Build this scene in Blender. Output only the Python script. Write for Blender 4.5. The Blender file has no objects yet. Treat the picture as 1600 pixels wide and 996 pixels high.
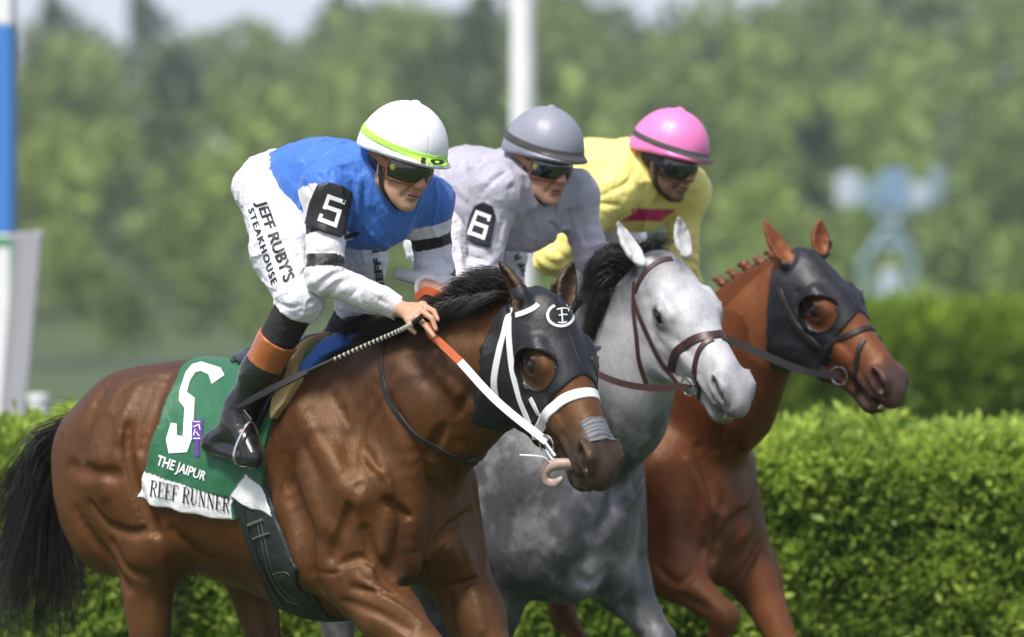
import bpy, math, random
import numpy as np
from mathutils import Vector, Matrix
from mathutils.bvhtree import BVHTree
rad = math.radians
random.seed(7)
rng = np.random.default_rng(7)
SC = bpy.context.scene
COL = SC.collection

# ------------------------------------------------------------------ camera
FPX = 7000.0                      # focal length in pixels of the 1600 px wide frame
CZ = 1.70                         # eye height
cam_d = bpy.data.cameras.new('camera')
cam = bpy.data.objects.new('camera', cam_d)
COL.objects.link(cam)
cam.location = (0, 0, CZ)
cam.rotation_euler = (rad(90), 0, 0)
cam_d.sensor_width = 36
cam_d.lens = FPX / 1600 * 36
cam_d.clip_end = 3000
cam_d.clip_start = 0.5
cam_d.dof.use_dof = True
cam_d.dof.focus_distance = 13.75
cam_d.dof.aperture_fstop = 2.1
SC.camera = cam

# ------------------------------------------------------------------ light
w = bpy.data.worlds.new('World')
SC.world = w
w.use_nodes = True
nt = w.node_tree
SUN_EL, SUN_AZ = 59.0, 212.0       # azimuth clockwise from +Y : behind the camera, to its left
sky = nt.nodes.new('ShaderNodeTexSky')
sky.sky_type = 'NISHITA'
sky.sun_disc = False
sky.sun_elevation = rad(SUN_EL)
sky.sun_rotation = rad(SUN_AZ)
sky.air_density = 1.0
sky.dust_density = 4.0
sky.ozone_density = 1.5
# thin bright cloud veil, densest towards the horizon
wtc = nt.nodes.new('ShaderNodeTexCoord')
wsp = nt.nodes.new('ShaderNodeSeparateXYZ')
nt.links.new(wtc.outputs['Generated'], wsp.inputs[0])
wmr = nt.nodes.new('ShaderNodeMapRange')
wmr.inputs[1].default_value = -.02; wmr.inputs[2].default_value = .36; wmr.inputs[3].default_value = .95; wmr.inputs[4].default_value = .20
nt.links.new(wsp.outputs[2], wmr.inputs[0])
wno = nt.nodes.new('ShaderNodeTexNoise'); wno.inputs['Scale'].default_value = 5; wno.inputs['Detail'].default_value = 5
nt.links.new(wtc.outputs['Generated'], wno.inputs['Vector'])
wm2 = nt.nodes.new('ShaderNodeMath'); wm2.operation = 'MULTIPLY_ADD'; wm2.inputs[1].default_value = .35; wm2.use_clamp = True
wsu = nt.nodes.new('ShaderNodeMath'); wsu.operation = 'SUBTRACT'; wsu.inputs[1].default_value = .17
nt.links.new(wno.outputs[0], wm2.inputs[0]); nt.links.new(wmr.outputs[0], wm2.inputs[2])
nt.links.new(wm2.outputs[0], wsu.inputs[0])
wmx = nt.nodes.new('ShaderNodeMix'); wmx.data_type = 'RGBA'
wmx.inputs[7].default_value = (6.3, 6.6, 7.8, 1)
nt.links.new(wsu.outputs[0], wmx.inputs[0]); nt.links.new(sky.outputs[0], wmx.inputs[6])
nt.links.new(wmx.outputs[2], nt.nodes['Background'].inputs[0])
nt.nodes['Background'].inputs[1].default_value = 0.090
sd = bpy.data.lights.new('sun', 'SUN')
sd.energy = 2.9
sd.angle = rad(10)
sd.color = (1.0, 0.955, 0.89)
sun = bpy.data.objects.new('sun', sd)
COL.objects.link(sun)
_s = Vector((math.sin(rad(SUN_AZ)) * math.cos(rad(SUN_EL)), math.cos(rad(SUN_AZ)) * math.cos(rad(SUN_EL)), math.sin(rad(SUN_EL))))
sun.rotation_euler = _s.to_track_quat('Z', 'Y').to_euler()
sun.location = (0, 0, 30)
vs = SC.view_settings
vs.view_transform = 'Standard'
vs.look = 'None'
vs.exposure = 0.70
vs.gamma = 1.0
SC.render.engine = 'CYCLES'
SC.cycles.use_denoising = True
SC.cycles.max_bounces = 6
SC.cycles.volume_bounces = 0

# ------------------------------------------------------------------ materials
def nd(m, t, **k):
    n = m.node_tree.nodes.new(t)
    for a, v in k.items():
        setattr(n, a, v)
    return n

def mat(name, color=(.5, .5, .5), rough=.5, attr=False, var=0.0, vscale=8.0, bump=None, spec=.5, metal=0.0,
        sheen=0.0, coat=0.0, trans=0.0, bstretch=(1, 1, 1), sss=0.0, aniso=None, tint=None, alpha=1.0, rvar=0.0):
    """Procedural principled material. bump = list of (scale, strength, detail) noise layers in object space."""
    m = bpy.data.materials.new(name)
    m.use_nodes = True
    N, L = m.node_tree.nodes, m.node_tree.links
    b = N['Principled BSDF']
    b.inputs['Roughness'].default_value = rough
    b.inputs['Metallic'].default_value = metal
    if tint: b.inputs['Specular Tint'].default_value = (*tint, 1)
    b.inputs['Specular IOR Level'].default_value = spec
    b.inputs['Sheen Weight'].default_value = sheen
    b.inputs['Sheen Roughness'].default_value = .4
    b.inputs['Coat Weight'].default_value = coat
    b.inputs['Coat Roughness'].default_value = .15
    b.inputs['Transmission Weight'].default_value = trans
    b.inputs['Alpha'].default_value = alpha
    if sss:
        b.inputs['Subsurface Weight'].default_value = sss
        b.inputs['Subsurface Radius'].default_value = (.01, .004, .002)
        b.inputs['Subsurface Scale'].default_value = 1.0
    tc = nd(m, 'ShaderNodeTexCoord')
    mp = nd(m, 'ShaderNodeMapping')
    mp.inputs['Scale'].default_value = bstretch
    L.new(tc.outputs['Object'], mp.inputs[0])
    if attr:
        at = nd(m, 'ShaderNodeAttribute', attribute_name='Col')
        src = at.outputs['Color']
    else:
        rgb = nd(m, 'ShaderNodeRGB')
        rgb.outputs[0].default_value = (*color, 1)
        src = rgb.outputs[0]
    if var > 0:
        no = nd(m, 'ShaderNodeTexNoise')
        no.inputs['Scale'].default_value = vscale
        no.inputs['Detail'].default_value = 6
        no.inputs['Roughness'].default_value = .65
        L.new(mp.outputs[0], no.inputs['Vector'])
        mr = nd(m, 'ShaderNodeMapRange')
        mr.inputs[1].default_value = .3
        mr.inputs[2].default_value = .7
        mr.inputs[3].default_value = 1 - var
        mr.inputs[4].default_value = 1 + var
        L.new(no.outputs[0], mr.inputs[0])
        mx = nd(m, 'ShaderNodeMix', data_type='RGBA', blend_type='MULTIPLY')
        mx.inputs[0].default_value = 1
        L.new(src, mx.inputs[6])
        L.new(mr.outputs[0], mx.inputs[7])
        src = mx.outputs[2]
    if rvar:
        no = nd(m, 'ShaderNodeTexNoise'); no.inputs['Scale'].default_value = 14; no.inputs['Detail'].default_value = 7; no.inputs['Roughness'].default_value = .7
        L.new(mp.outputs[0], no.inputs['Vector'])
        mr = nd(m, 'ShaderNodeMapRange')
        mr.inputs[1].default_value = .3; mr.inputs[2].default_value = .7; mr.inputs[3].default_value = rough - rvar; mr.inputs[4].default_value = rough + rvar
        L.new(no.outputs[0], mr.inputs[0]); L.new(mr.outputs[0], b.inputs['Roughness'])
    L.new(src, b.inputs['Base Color'])
    prev = None
    for sc_, st, det in (bump or []):
        no = nd(m, 'ShaderNodeTexNoise')
        no.inputs['Scale'].default_value = sc_
        no.inputs['Detail'].default_value = det
        no.inputs['Roughness'].default_value = .6
        L.new(mp.outputs[0], no.inputs['Vector'])
        bp = nd(m, 'ShaderNodeBump')
        bp.inputs['Strength'].default_value = st
        bp.inputs['Distance'].default_value = .5 / sc_
        L.new(no.outputs[0], bp.inputs['Height'])
        if prev:
            L.new(prev.outputs[0], bp.inputs['Normal'])
        prev = bp
    if prev:
        L.new(prev.outputs[0], b.inputs['Normal'])
    return m

# ------------------------------------------------------------------ objects
def tag(o, label=None, cat=None, group=None, kind=None):
    if label: o['label'] = label
    if cat: o['category'] = cat
    if group: o['group'] = group
    if kind: o['kind'] = kind
    return o

def empty(name, loc=(0, 0, 0), rz=0.0, **k):
    o = bpy.data.objects.new(name, None)
    o.empty_display_size = .1
    COL.objects.link(o)
    o.location = loc
    o.rotation_euler = (0, 0, rz)
    return tag(o, **k)

def meshobj(name, verts, faces, m, parent=None, cols=None, smooth=True, sharp=None, **k):
    me = bpy.data.meshes.new(name)
    verts = np.asarray(verts, dtype=np.float32)
    if isinstance(faces, np.ndarray):
        n, c = faces.shape
        me.vertices.add(len(verts))
        me.vertices.foreach_set('co', verts.ravel())
        me.loops.add(n * c)
        me.loops.foreach_set('vertex_index', faces.ravel().astype(np.int32))
        me.polygons.add(n)
        me.polygons.foreach_set('loop_start', np.arange(n, dtype=np.int32) * c)
        me.update(calc_edges=True)
        me.validate()
    else:
        me.from_pydata([tuple(map(float, v)) for v in verts], [], [tuple(f) for f in faces])
    if smooth:
        me.polygons.foreach_set('use_smooth', [True] * len(me.polygons))
    if cols is not None:
        a = me.attributes.new('Col', 'FLOAT_COLOR', 'POINT')
        c4 = np.ones((len(verts), 4), dtype=np.float32)
        c4[:, :3] = cols
        a.data.foreach_set('color', c4.ravel())
    for mm in (m if isinstance(m, (list, tuple)) else [m]):
        me.materials.append(mm)
    o = bpy.data.objects.new(name, me)
    COL.objects.link(o)
    o.parent = parent
    if sharp is not None: me.set_sharp_from_angle(angle=rad(sharp))
    return tag(o, **k)

# ------------------------------------------------------------------ noise
def _hash(i, j, k, seed):
    h = (i * 374761393 + j * 668265263 + k * 2147483647 + seed * 144665) & 0xffffffff
    h = ((h ^ (h >> 13)) * 1274126177) & 0xffffffff
    h = h ^ (h >> 16)
    return (h & 0xffff) / 65535.0

def vnoise(p, f=1.0, seed=0):
    q = np.asarray(p, dtype=np.float64) * f + 1000.0
    i = np.floor(q).astype(np.int64)
    t = q - i
    t = t * t * (3 - 2 * t)
    r = 0
    for a in (0, 1):
        for b in (0, 1):
            for c in (0, 1):
                wgt = (t[:, 0] if a else 1 - t[:, 0]) * (t[:, 1] if b else 1 - t[:, 1]) * (t[:, 2] if c else 1 - t[:, 2])
                r = r + wgt * _hash(i[:, 0] + a, i[:, 1] + b, i[:, 2] + c, seed)
    return r * 2 - 1

def fbm(p, f=1.0, o=3, seed=0):
    r, a, s = 0, 1.0, 0
    for n in range(o):
        r = r + a * vnoise(p, f, seed + n)
        s += a
        a *= .5
        f *= 2.03
    return r / s

def ridge(p, f, seed=0, sharp=1.0):
    """sharp fold crests in 0..1"""
    return (1 - np.abs(vnoise(p, f, seed))) ** (2 * sharp)

# ------------------------------------------------------------------ implicit modelling
def unit(v):
    v = np.asarray(v, float)
    return v / (np.linalg.norm(v) + 1e-12)

class Frame:
    """orthonormal frame: columns of R are the axes; pt maps local to outer"""
    def __init__(s, R=np.eye(3), o=(0, 0, 0), sc=1.0):
        s.R = np.asarray(R, float); s.o = np.asarray(o, float); s.sc = sc
    def pt(s, p): return s.R @ (np.asarray(p, float) * s.sc) + s.o
    def pts(s, P): return (np.asarray(P, float) * s.sc) @ s.R.T + s.o
    def inv(s, P): return ((np.asarray(P, float) - s.o) @ s.R) / s.sc
    def vec(s, v): return s.R @ np.asarray(v, float)

ID = Frame()

class SDF:
    def __init__(s, T=ID):
        s.ops = []; s.T = T; s.disp = None
    def copy(s):
        n = SDF(s.T); n.ops = list(s.ops); n.disp = s.disp
        return n
    def cone(s, a, b, ra, rb, k=.03, op='u', q=1.0, n=None):
        T = s.T
        s.ops.append((op, k * T.sc, 'c', T.pt(a), T.pt(b), ra * T.sc, rb * T.sc, q, None if n is None else unit(T.vec(n))))
        return s
    def chain(s, pts, rs, k=.03, op='u', q=1.0, n=None):
        for i in range(len(pts) - 1):
            qq = q[i] if isinstance(q, (list, tuple)) else q
            s.cone(pts[i], pts[i + 1], rs[i], rs[i + 1], k, op, qq, n)
        return s
    def ell(s, c, r, R=None, k=.03, op='u'):
        T = s.T
        r = (r, r, r) if np.isscalar(r) else r
        R = T.R if R is None else T.R @ np.asarray(R, float)
        s.ops.append((op, k * T.sc, 'e', T.pt(c), np.asarray(r, float) * T.sc, R))
        return s
    def box(s, c, h, R=None, k=.005, op='u', rd=.0):
        T = s.T
        R = T.R if R is None else T.R @ np.asarray(R, float)
        s.ops.append((op, k * T.sc, 'b', T.pt(c), np.asarray(h, float) * T.sc, R, rd * T.sc))
        return s
    def plane(s, p, n, k=.003, op='i'):
        """keeps the side n points away from (n is outward)"""
        s.ops.append((op, k * s.T.sc, 'p', s.T.pt(p), unit(s.T.vec(n))))
        return s
    def fn(s, f, k=.003, op='i'):
        s.ops.append((op, k, 'f', f))
        return s
    def sub(s, other, k=.01, op='u'):
        s.ops.append((op, k, 's', other))
        return s
    def onto(s, other):
        """start from another surface, its relief included"""
        s.ops += other.ops
        if other.disp is not None: s.ops.append(('D', 0, 'D', other.disp))
        return s
    def off(s, d):
        s.ops.append(('o', 0, 'o', d)); return s
    @staticmethod
    def dist(o, P):
        t = o[2]
        if t == 'c':
            a, b, ra, rb, q, n = o[3:]
            ab = b - a
            h = np.clip(((P - a) @ ab) / (ab @ ab + 1e-12), 0, 1)
            v = P - a - h[:, None] * ab
            r = ra + (rb - ra) * h
            l = np.sqrt((v * v).sum(1)) + 1e-9
            if n is None or q == 1.0:
                return l - r
            v2 = v + np.outer((v @ n) * (1 / q - 1), n)
            l2 = np.sqrt((v2 * v2).sum(1)) + 1e-9
            return l * (1 - r / l2)
        if t == 'e':
            c, r, R = o[3:]
            v = (P - c) @ R
            k0 = np.sqrt(((v / r) ** 2).sum(1)) + 1e-9
            k1 = np.sqrt(((v / r ** 2) ** 2).sum(1)) + 1e-9
            return np.where(k0 < .3, -np.min(r) * .8, k0 * (k0 - 1) / k1)
        if t == 'b':
            c, h, R, rd = o[3:]
            v = np.abs((P - c) @ R) - (h - rd)
            return np.sqrt((np.maximum(v, 0) ** 2).sum(1)) + np.minimum(v.max(1), 0) - rd
        if t == 'p':
            return (P - o[3]) @ o[4]
        if t == 'f':
            return o[3](P)
        if t == 's':
            return o[3].ev(P)
    def ev(s, P, mask=None):
        d = np.full(len(P), .6)
        for j, o in enumerate(s.ops):
            if mask is not None and not mask[j]:
                continue
            if o[0] == 'o':
                d = d - o[3]
                continue
            if o[0] == 'D':
                d = d + o[3](P)
                continue
            e = s.dist(o, P)
            k = max(o[1], 1e-6)
            if o[0] == 'u':
                h = np.maximum(k - np.abs(d - e), 0) / k
                d = np.minimum(d, e) - h * h * k * .25
            else:
                if o[0] == 's': e = -e
                h = np.maximum(k - np.abs(d - e), 0) / k
                d = np.maximum(d, e) + h * h * k * .25
        if s.disp is not None:
            d = d + s.disp(P)
        return d
    def bounds(s, pad=.03):
        lo, hi = np.full(3, 1e9), np.full(3, -1e9)
        extra = 0
        for o in s.ops:
            if o[0] == 'o': extra += max(o[3], 0)
            if o[0] != 'u': continue
            if o[2] == 'c':
                r = max(o[5], o[6])
                L, H = np.minimum(o[3] , o[4]) - r, np.maximum(o[3], o[4]) + r
            elif o[2] == 'e':
                e = np.sqrt(((o[5] * o[4]) ** 2).sum(1)); L, H = o[3] - e, o[3] + e
            elif o[2] == 'b':
                e = np.abs(o[5] * o[4]).sum(1); L, H = o[3] - e, o[3] + e
            elif o[2] == 's':
                L, H = o[3].bounds(0)
            else: continue
            lo, hi = np.minimum(lo, L), np.maximum(hi, H)
        return lo - pad - extra, hi + pad + extra

def mesh_sdf(sdf, vox, lohi=None, B=10, slack=.02):
    lo, hi = lohi if lohi is not None else sdf.bounds()
    lo, hi = np.asarray(lo, float), np.asarray(hi, float)
    nb = np.maximum(1, np.ceil((hi - lo) / (vox * B)).astype(int))
    g = np.indices(nb).reshape(3, -1).T
    cen = lo + (g + .5) * B * vox - vox * .5
    Rb = B * vox * math.sqrt(3) / 2
    lim = Rb * 1.5 + slack + .01
    E = []
    for o in sdf.ops:
        if o[0] in 'oD': E.append(None)
        else: E.append(sdf.dist(o, cen))
    d = sdf.ev(cen)
    act = np.abs(d) < lim + .02
    V = np.empty(nb * B, dtype=np.float32)
    V[:] = np.repeat(np.repeat(np.repeat(np.where(d.reshape(nb) < 0, -1, 1).astype(np.float32), B, 0), B, 1), B, 2)
    loc = np.indices((B, B, B)).reshape(3, -1).T * vox
    for bi in np.nonzero(act)[0]:
        m = []
        for o, e in zip(sdf.ops, E):
            if o[0] in 'oD': m.append(True)
            elif o[0] == 'i': m.append(e[bi] > -(lim + o[1]))
            else: m.append(e[bi] < lim + o[1] + .01)
        b0 = g[bi] * B
        P = lo + b0 * vox + loc
        V[b0[0]:b0[0] + B, b0[1]:b0[1] + B, b0[2]:b0[2] + B] = sdf.ev(P, m).reshape(B, B, B)
    n = np.array(V.shape)
    st = np.array([n[1] * n[2], n[2], 1])
    Vf = V.ravel()
    cells, poss, quads = [], [], []
    off = 0
    for a in range(3):
        s0 = [slice(1, -1)] * 3; s1 = [slice(1, -1)] * 3
        s0[a] = slice(0, -1); s1[a] = slice(1, None)
        A, Bv = V[tuple(s0)], V[tuple(s1)]
        idx = np.argwhere((A < 0) != (Bv < 0))
        if len(idx) == 0: continue
        base = np.ones(3, int); base[a] = 0
        idx = idx + base
        f0 = idx @ st
        v0, v1 = Vf[f0].astype(float), Vf[f0 + st[a]].astype(float)
        t = v0 / (v0 - v1)
        pos = idx.astype(float)
        pos[:, a] += t
        b_, c_ = (a + 1) % 3, (a + 2) % 3
        cs = [f0 - st[b_] - st[c_], f0 - st[c_], f0, f0 - st[b_]]
        N = len(idx)
        for c in cs:
            cells.append(c); poss.append(pos)
        q = np.stack([off + np.arange(N) + N * i for i in range(4)], 1)
        flip = v0 > 0
        q[flip] = q[flip][:, ::-1]
        quads.append(q)
        off += 4 * N
    if not cells:
        return np.zeros((0, 3)), np.zeros((0, 4), int)
    cells = np.concatenate(cells); poss = np.concatenate(poss); quads = np.concatenate(quads)
    u, inv = np.unique(cells, return_inverse=True)
    cnt = np.bincount(inv)
    P = np.stack([np.bincount(inv, poss[:, i]) / cnt for i in range(3)], 1)
    return lo + P * vox, inv[quads]

def build(name, sdf, vox, m, parent=None, colf=None, lohi=None, **k):
    v, f = mesh_sdf(sdf, vox, lohi)
    cols = colf(v) if colf else None
    return meshobj(name, v, f, m, parent, cols, **k)

def bvh_of(objs):
    V, F, n = [], [], 0
    for o in objs:
        me = o.data
        v = np.empty(len(me.vertices) * 3, dtype=np.float64)
        me.vertices.foreach_get('co', v)
        V += v.reshape(-1, 3).tolist()
        li = np.empty(len(me.loops), dtype=np.int64); me.loops.foreach_get('vertex_index', li)
        if len(li) == 4 * len(me.polygons):
            F += (li.reshape(-1, 4) + n).tolist()
        else:
            F += [tuple(i + n for i in p.vertices) for p in me.polygons]
        n += len(me.vertices)
    return BVHTree.FromPolygons(V, F)

def sstep(a, b, x):
    t = np.clip((x - a) / (b - a), 0, 1)
    return t * t * (3 - 2 * t)

def seg_d(P, a, b):
    a, b = np.asarray(a, float), np.asarray(b, float)
    ab = b - a
    h = np.clip(((P - a) @ ab) / (ab @ ab + 1e-12), 0, 1)
    return np.sqrt(((P - a - h[:, None] * ab) ** 2).sum(1))

def mixc(c, col, wgt):
    return c * (1 - wgt[:, None]) + np.asarray(col, float) * wgt[:, None]

def smooth_path(P, n=8, closed=False):
    """Catmull-Rom through the points"""
    P = [np.asarray(p, float) for p in P]
    if closed: Q = [P[-1]] + P + [P[0], P[1]]
    else: Q = [2 * P[0] - P[1]] + P + [2 * P[-1] - P[-2]]
    out = []
    for i in range(1, len(Q) - 2):
        for j in range(n):
            t = j / n
            a, b, c, d = Q[i - 1:i + 3]
            out.append(.5 * ((2 * b) + (c - a) * t + (2 * a - 5 * b + 4 * c - d) * t * t + (3 * b - a - 3 * c + d) * t ** 3))
    if not closed: out.append(Q[-2])
    return np.array(out)

def sweep(P, prof, nrm=None, closed=False, scale=None):
    """sweeps a closed 2D profile (binormal, normal) along P; nrm = surface normal per point"""
    P = np.asarray(P, float); n = len(P); m = len(prof)
    if closed: tan = np.roll(P, -1, 0) - np.roll(P, 1, 0)
    else: tan = np.gradient(P, axis=0)
    V, F = [], []
    prev = np.array([0, 0, 1.0]) if abs(unit(tan[0])[2]) < .9 else np.array([1.0, 0, 0])
    for i in range(n):
        t = unit(tan[i])
        nn = nrm[i] if nrm is not None else prev
        nn = unit(nn - t * (nn @ t))
        prev = nn
        b = np.cross(t, nn)
        s = 1 if scale is None else scale[i]
        for (x, y) in prof:
            V.append(P[i] + b * x * s + nn * y * s)
    R = n if closed else n - 1
    for i in range(R):
        for j in range(m):
            a0, a1 = i * m + j, i * m + (j + 1) % m
            b0, b1 = ((i + 1) % n) * m + j, ((i + 1) % n) * m + (j + 1) % m
            F.append((a0, a1, b1, b0))
    if not closed:
        F.append(tuple(range(m))[::-1])
        F.append(tuple((n - 1) * m + j for j in range(m)))
    return V, F

def rect_prof(w, t, r=.3):
    """rounded strap section, width w, thickness t, lying on y=0"""
    e = min(t * .4, w * .2)
    return [(-w / 2, 0), (w / 2, 0), (w / 2, t - e), (w / 2 - e, t), (-w / 2 + e, t), (-w / 2, t - e)]

def circ(r, n=8):
    return [(r * math.cos(2 * math.pi * i / n), r * math.sin(2 * math.pi * i / n)) for i in range(n)]

class Geo:
    """collects several swept pieces of ONE part"""
    def __init__(s): s.V = []; s.F = []
    def add(s, vf):
        n = len(s.V); s.V += [np.asarray(v, float) for v in vf[0]]; s.F += [tuple(i + n for i in f) for f in vf[1]]
        return s
    def obj(s, name, m, parent=None, **k): return meshobj(name, s.V, s.F, m, parent, sharp=40, **k)
MAT = {}
MAT['horse_eye'] = mat('horse_eye', (.006, .004, .003), .06, spec=.8)
MAT['bay'] = mat('bay_coat', attr=True, rough=.50, var=.18, vscale=22, spec=.50, tint=(1.0, .74, .52),
                 bump=[(30, .25, 4), (130, .28, 4), (700, .8, 3)], bstretch=(1, 1, .45), rvar=.10)
MAT['grey'] = mat('grey_coat', attr=True, rough=.46, var=.10, vscale=60, spec=.45, sheen=.10,
                  bump=[(30, .25, 4), (130, .2, 3), (600, .5, 2)], bstretch=(1, 1, .5), rvar=.08)
MAT['chest'] = mat('chestnut_coat', attr=True, rough=.47, var=.14, vscale=22, spec=.5, tint=(1.0, .70, .50),
                   bump=[(30, .25, 4), (130, .28, 4), (700, .8, 3)], bstretch=(1, 1, .45), rvar=.10)
MAT['hair'] = mat('black_horse_hair', (.016, .012, .010), .42, spec=.4, var=.5, vscale=9)
MAT['hair_red'] = mat('red_horse_hair', (.13, .035, .008), .5)
MAT['hood'] = mat('hood_fabric', (.009, .009, .013), .5, var=.2, vscale=40, bump=[(900, .5, 1), (25, .15, 2)])
MAT['plastic'] = mat('black_plastic', (.012, .012, .014), .22)
MAT['white_strap'] = mat('white_strap', (.74, .75, .78), .45, var=.05, vscale=60, bump=[(300, .15, 2)])
MAT['brown_strap'] = mat('brown_leather', (.045, .018, .016), .42, var=.15, vscale=60, bump=[(300, .2, 2)])
MAT['black_strap'] = mat('black_leather', (.016, .014, .015), .42, var=.15, vscale=60, bump=[(300, .2, 2)])
MAT['steel'] = mat('steel', (.62, .62, .62), .22, metal=1.0)
MAT['orange'] = mat('orange_rubber', (.50, .105, .030), .6, var=.08, vscale=80, bump=[(500, .3, 1)])
MAT['tongue'] = mat('tongue', (.36, .26, .23), .45, var=.1, vscale=60, sss=.2)
MAT['tape'] = mat('grey_tape', (.14, .145, .16), .6, var=.1, vscale=50, bump=[(120, .3, 2)])
MAT['white_print'] = mat('white_print', (.80, .80, .82), .55)
MAT['black_print'] = mat('black_print', (.010, .010, .012), .55)
# ------------------------------------------------------------------ picture geometry
CAM = np.array([0, 0, CZ])

def P3(px, py, Y):
    return np.array([(px - 800) * Y / FPX, Y, CZ + (498 - py) * Y / FPX])

def cam_axes(psi, delta, roll=0.0):
    """axes (forward, left, up) of something that faces yaw psi (0 = to the right, 90 = to the camera), pitched delta down"""
    p, d, r = rad(psi), rad(delta), rad(roll)
    f = np.array([math.cos(p) * math.cos(d), -math.sin(p) * math.cos(d), -math.sin(d)])
    l = np.array([math.sin(p), math.cos(p), 0.0])
    u = np.cross(f, l)
    l2 = l * math.cos(r) + u * math.sin(r)
    return np.stack([f, l2, np.cross(f, l2)], 1)

class Mount:
    """horse frame: F forward, S to its left, Z up; origin on the ground under the chest"""
    earw = .038
    def __init__(s, px, Y, th=40.0):
        s.th = th
        s.fr = Frame(cam_axes(th, 0), ((px - 800) * Y / FPX, Y, 0))
        s.cam = s.fr.inv(CAM)
    def hp(s, px, py, S):
        """pixel -> local point on the plane S"""
        d = s.fr.R.T @ np.array([(px - 800) / FPX, 1, (498 - py) / FPX])
        t = (S - s.cam[1]) / d[1]
        return s.cam + t * d
    def PY(s, px, py, Y): return s.fr.inv(P3(px, py, Y))
    def ray(s, px, py):
        return s.cam, s.fr.R.T @ unit(np.array([(px - 800) / FPX, 1, (498 - py) / FPX]))
    def hit(s, bvh, px, py):
        o, d = s.ray(px, py)
        h = bvh.ray_cast(Vector(o), Vector(d))
        return None if h[0] is None else (np.array(h[0]), np.array(h[1]))
    def rot(s, psi, delta, roll=0): return s.fr.R.T @ cam_axes(psi, delta, roll)

def head_frame(M, poll, psi, delta, roll=0, sc=1.0):
    return Frame(M.rot(psi, delta, roll), poll, sc)

# ------------------------------------------------------------------ horse
def head_ops(S, H, mouth=0.0):
    T0 = S.T
    S.T = Frame(T0.R @ H.R, T0.pt(H.o), H.sc)
    m = mouth
    S.ell((.10, 0, -.068), (.12, .086, .074), k=.05)
    S.ell((.185, 0, -.047), (.130, .092, .062), k=.04)
    S.cone((.14, 0, -.13), (.26, 0, -.12), .085, .076, k=.05)
    for y in (-1, 1):
        S.ell((.165, y * .058, -.172), (.132, .038, .125), k=.04)             # cheek
        S.cone((.20, y * .045, -.238), (.36, y * .032, -.190), .044, .032, k=.04)
        S.ell((.205, y * .082, -.050), (.056, .033, .044), k=.022)           # socket
        S.cone((.160, y * .084, -.016), (.236, y * .084, -.020), .018, .013, k=.02)  # brow
        S.cone((.250, y * .078, -.100), (.390, y * .050, -.095), .012, .008, k=.018)  # crest
    S.cone((.22, 0, -.062), (.46, 0, -.050), .074, .050, k=.05)
    S.cone((.24, 0, -.125), (.46, 0, -.095), .070, .047, k=.05)
    S.ell((.528, 0, -.066), (.066, .047, .046), k=.04)
    S.ell((.570, 0, -.092), (.040, .041, .038), k=.03)                        # upper lip
    for y in (-1, 1):
        S.ell((.516, y * .042, -.056), (.050, .026, .040), k=.020)           # nostril wing
        S.cone((.44, y * .040, -.105), (.53, y * .038, -.118), .020, .017, k=.02)   # lip edge
    S.cone((.16, 0, -.225), (.34, 0, -.190), .052, .038, k=.05)
    S.cone((.34, 0, -.190), (.48, 0, -.152 - m), .038, .032, k=.03)
    S.ell((.520, 0, -.157 - m), (.043, .036, .027), k=.02)
    S.cone((.505, 0, -.142 - m), (.562, 0, -.134 - m), .024, .017, k=.012)
    # openings
    S.cone((.445, -.062, -.124), (.600, -.040, -.126 - m * .3), .0045, .0030 + m * .3, k=.008, op='s')
    S.cone((.445, .062, -.124), (.600, .040, -.126 - m * .3), .0045, .0030 + m * .3, k=.008, op='s')
    S.cone((.58, -.04, -.128), (.58, .04, -.128), .003 + m * .3, .003 + m * .3, k=.006, op='s')
    for y in (-1, 1):
        S.cone((.494, y * .076, -.044), (.548, y * .064, -.068), .0205, .0180, k=.008, op='s')
        S.cone((.510, y * .056, -.050), (.550, y * .046, -.064), .0165, .0150, k=.008, op='s')
        S.cone((.484, y * .066, -.027), (.540, y * .054, -.033), .0050, .0065, k=.014)
        S.cone((.540, y * .054, -.033), (.568, y * .046, -.064), .0065, .0060, k=.014)
        S.ell((.208, y * .124, -.050), (.0335, .031, .0250), k=.006, op='s')
        # lids and wrinkles
        S.cone((.173, y * .103, -.048), (.204, y * .1125, -.0260), .0050, .0070, k=.006)
        S.cone((.204, y * .1125, -.0260), (.243, y * .1010, -.052), .0070, .0045, k=.006)
        S.cone((.173, y * .103, -.051), (.207, y * .1080, -.0735), .0040, .0044, k=.006)
        S.cone((.207, y * .1080, -.0735), (.243, y * .1005, -.056), .0044, .0040, k=.006)
    S.T = T0

HEAD_F = []
for _y in (-1, 1):
    for a, b, w_, d_ in [((.30, .068, -.070), (.42, .046, -.070), .016, .006), ((.19, .104, -.088), (.235, .098, -.086), .006, .003), ((.185, .108, -.078), (.225, .104, -.079), .004, .0016),
                         ((.12, .090, -.060), (.16, .098, -.085), .020, .008), ((.13, .080, -.10), (.25, .088, -.125), .016, .005), ((.175, .100, -.020), (.225, .103, -.022), .004, .0020),
                         ((.42, .055, -.085), (.49, .062, -.100), .010, .005), ((.43, .052, -.112), (.46, .055, -.140), .006, .004), ((.10, .060, -.14), (.13, .080, -.26), .022, .008),
                         ((.27, .075, -.14), (.38, .055, -.125), .016, -.004), ((.28, .07, -.205), (.38, .05, -.165), .014, .006)]:
        HEAD_F.append((np.array([a[0], a[1] * _y, a[2]]), np.array([b[0], b[1] * _y, b[2]]), w_, d_))

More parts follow.
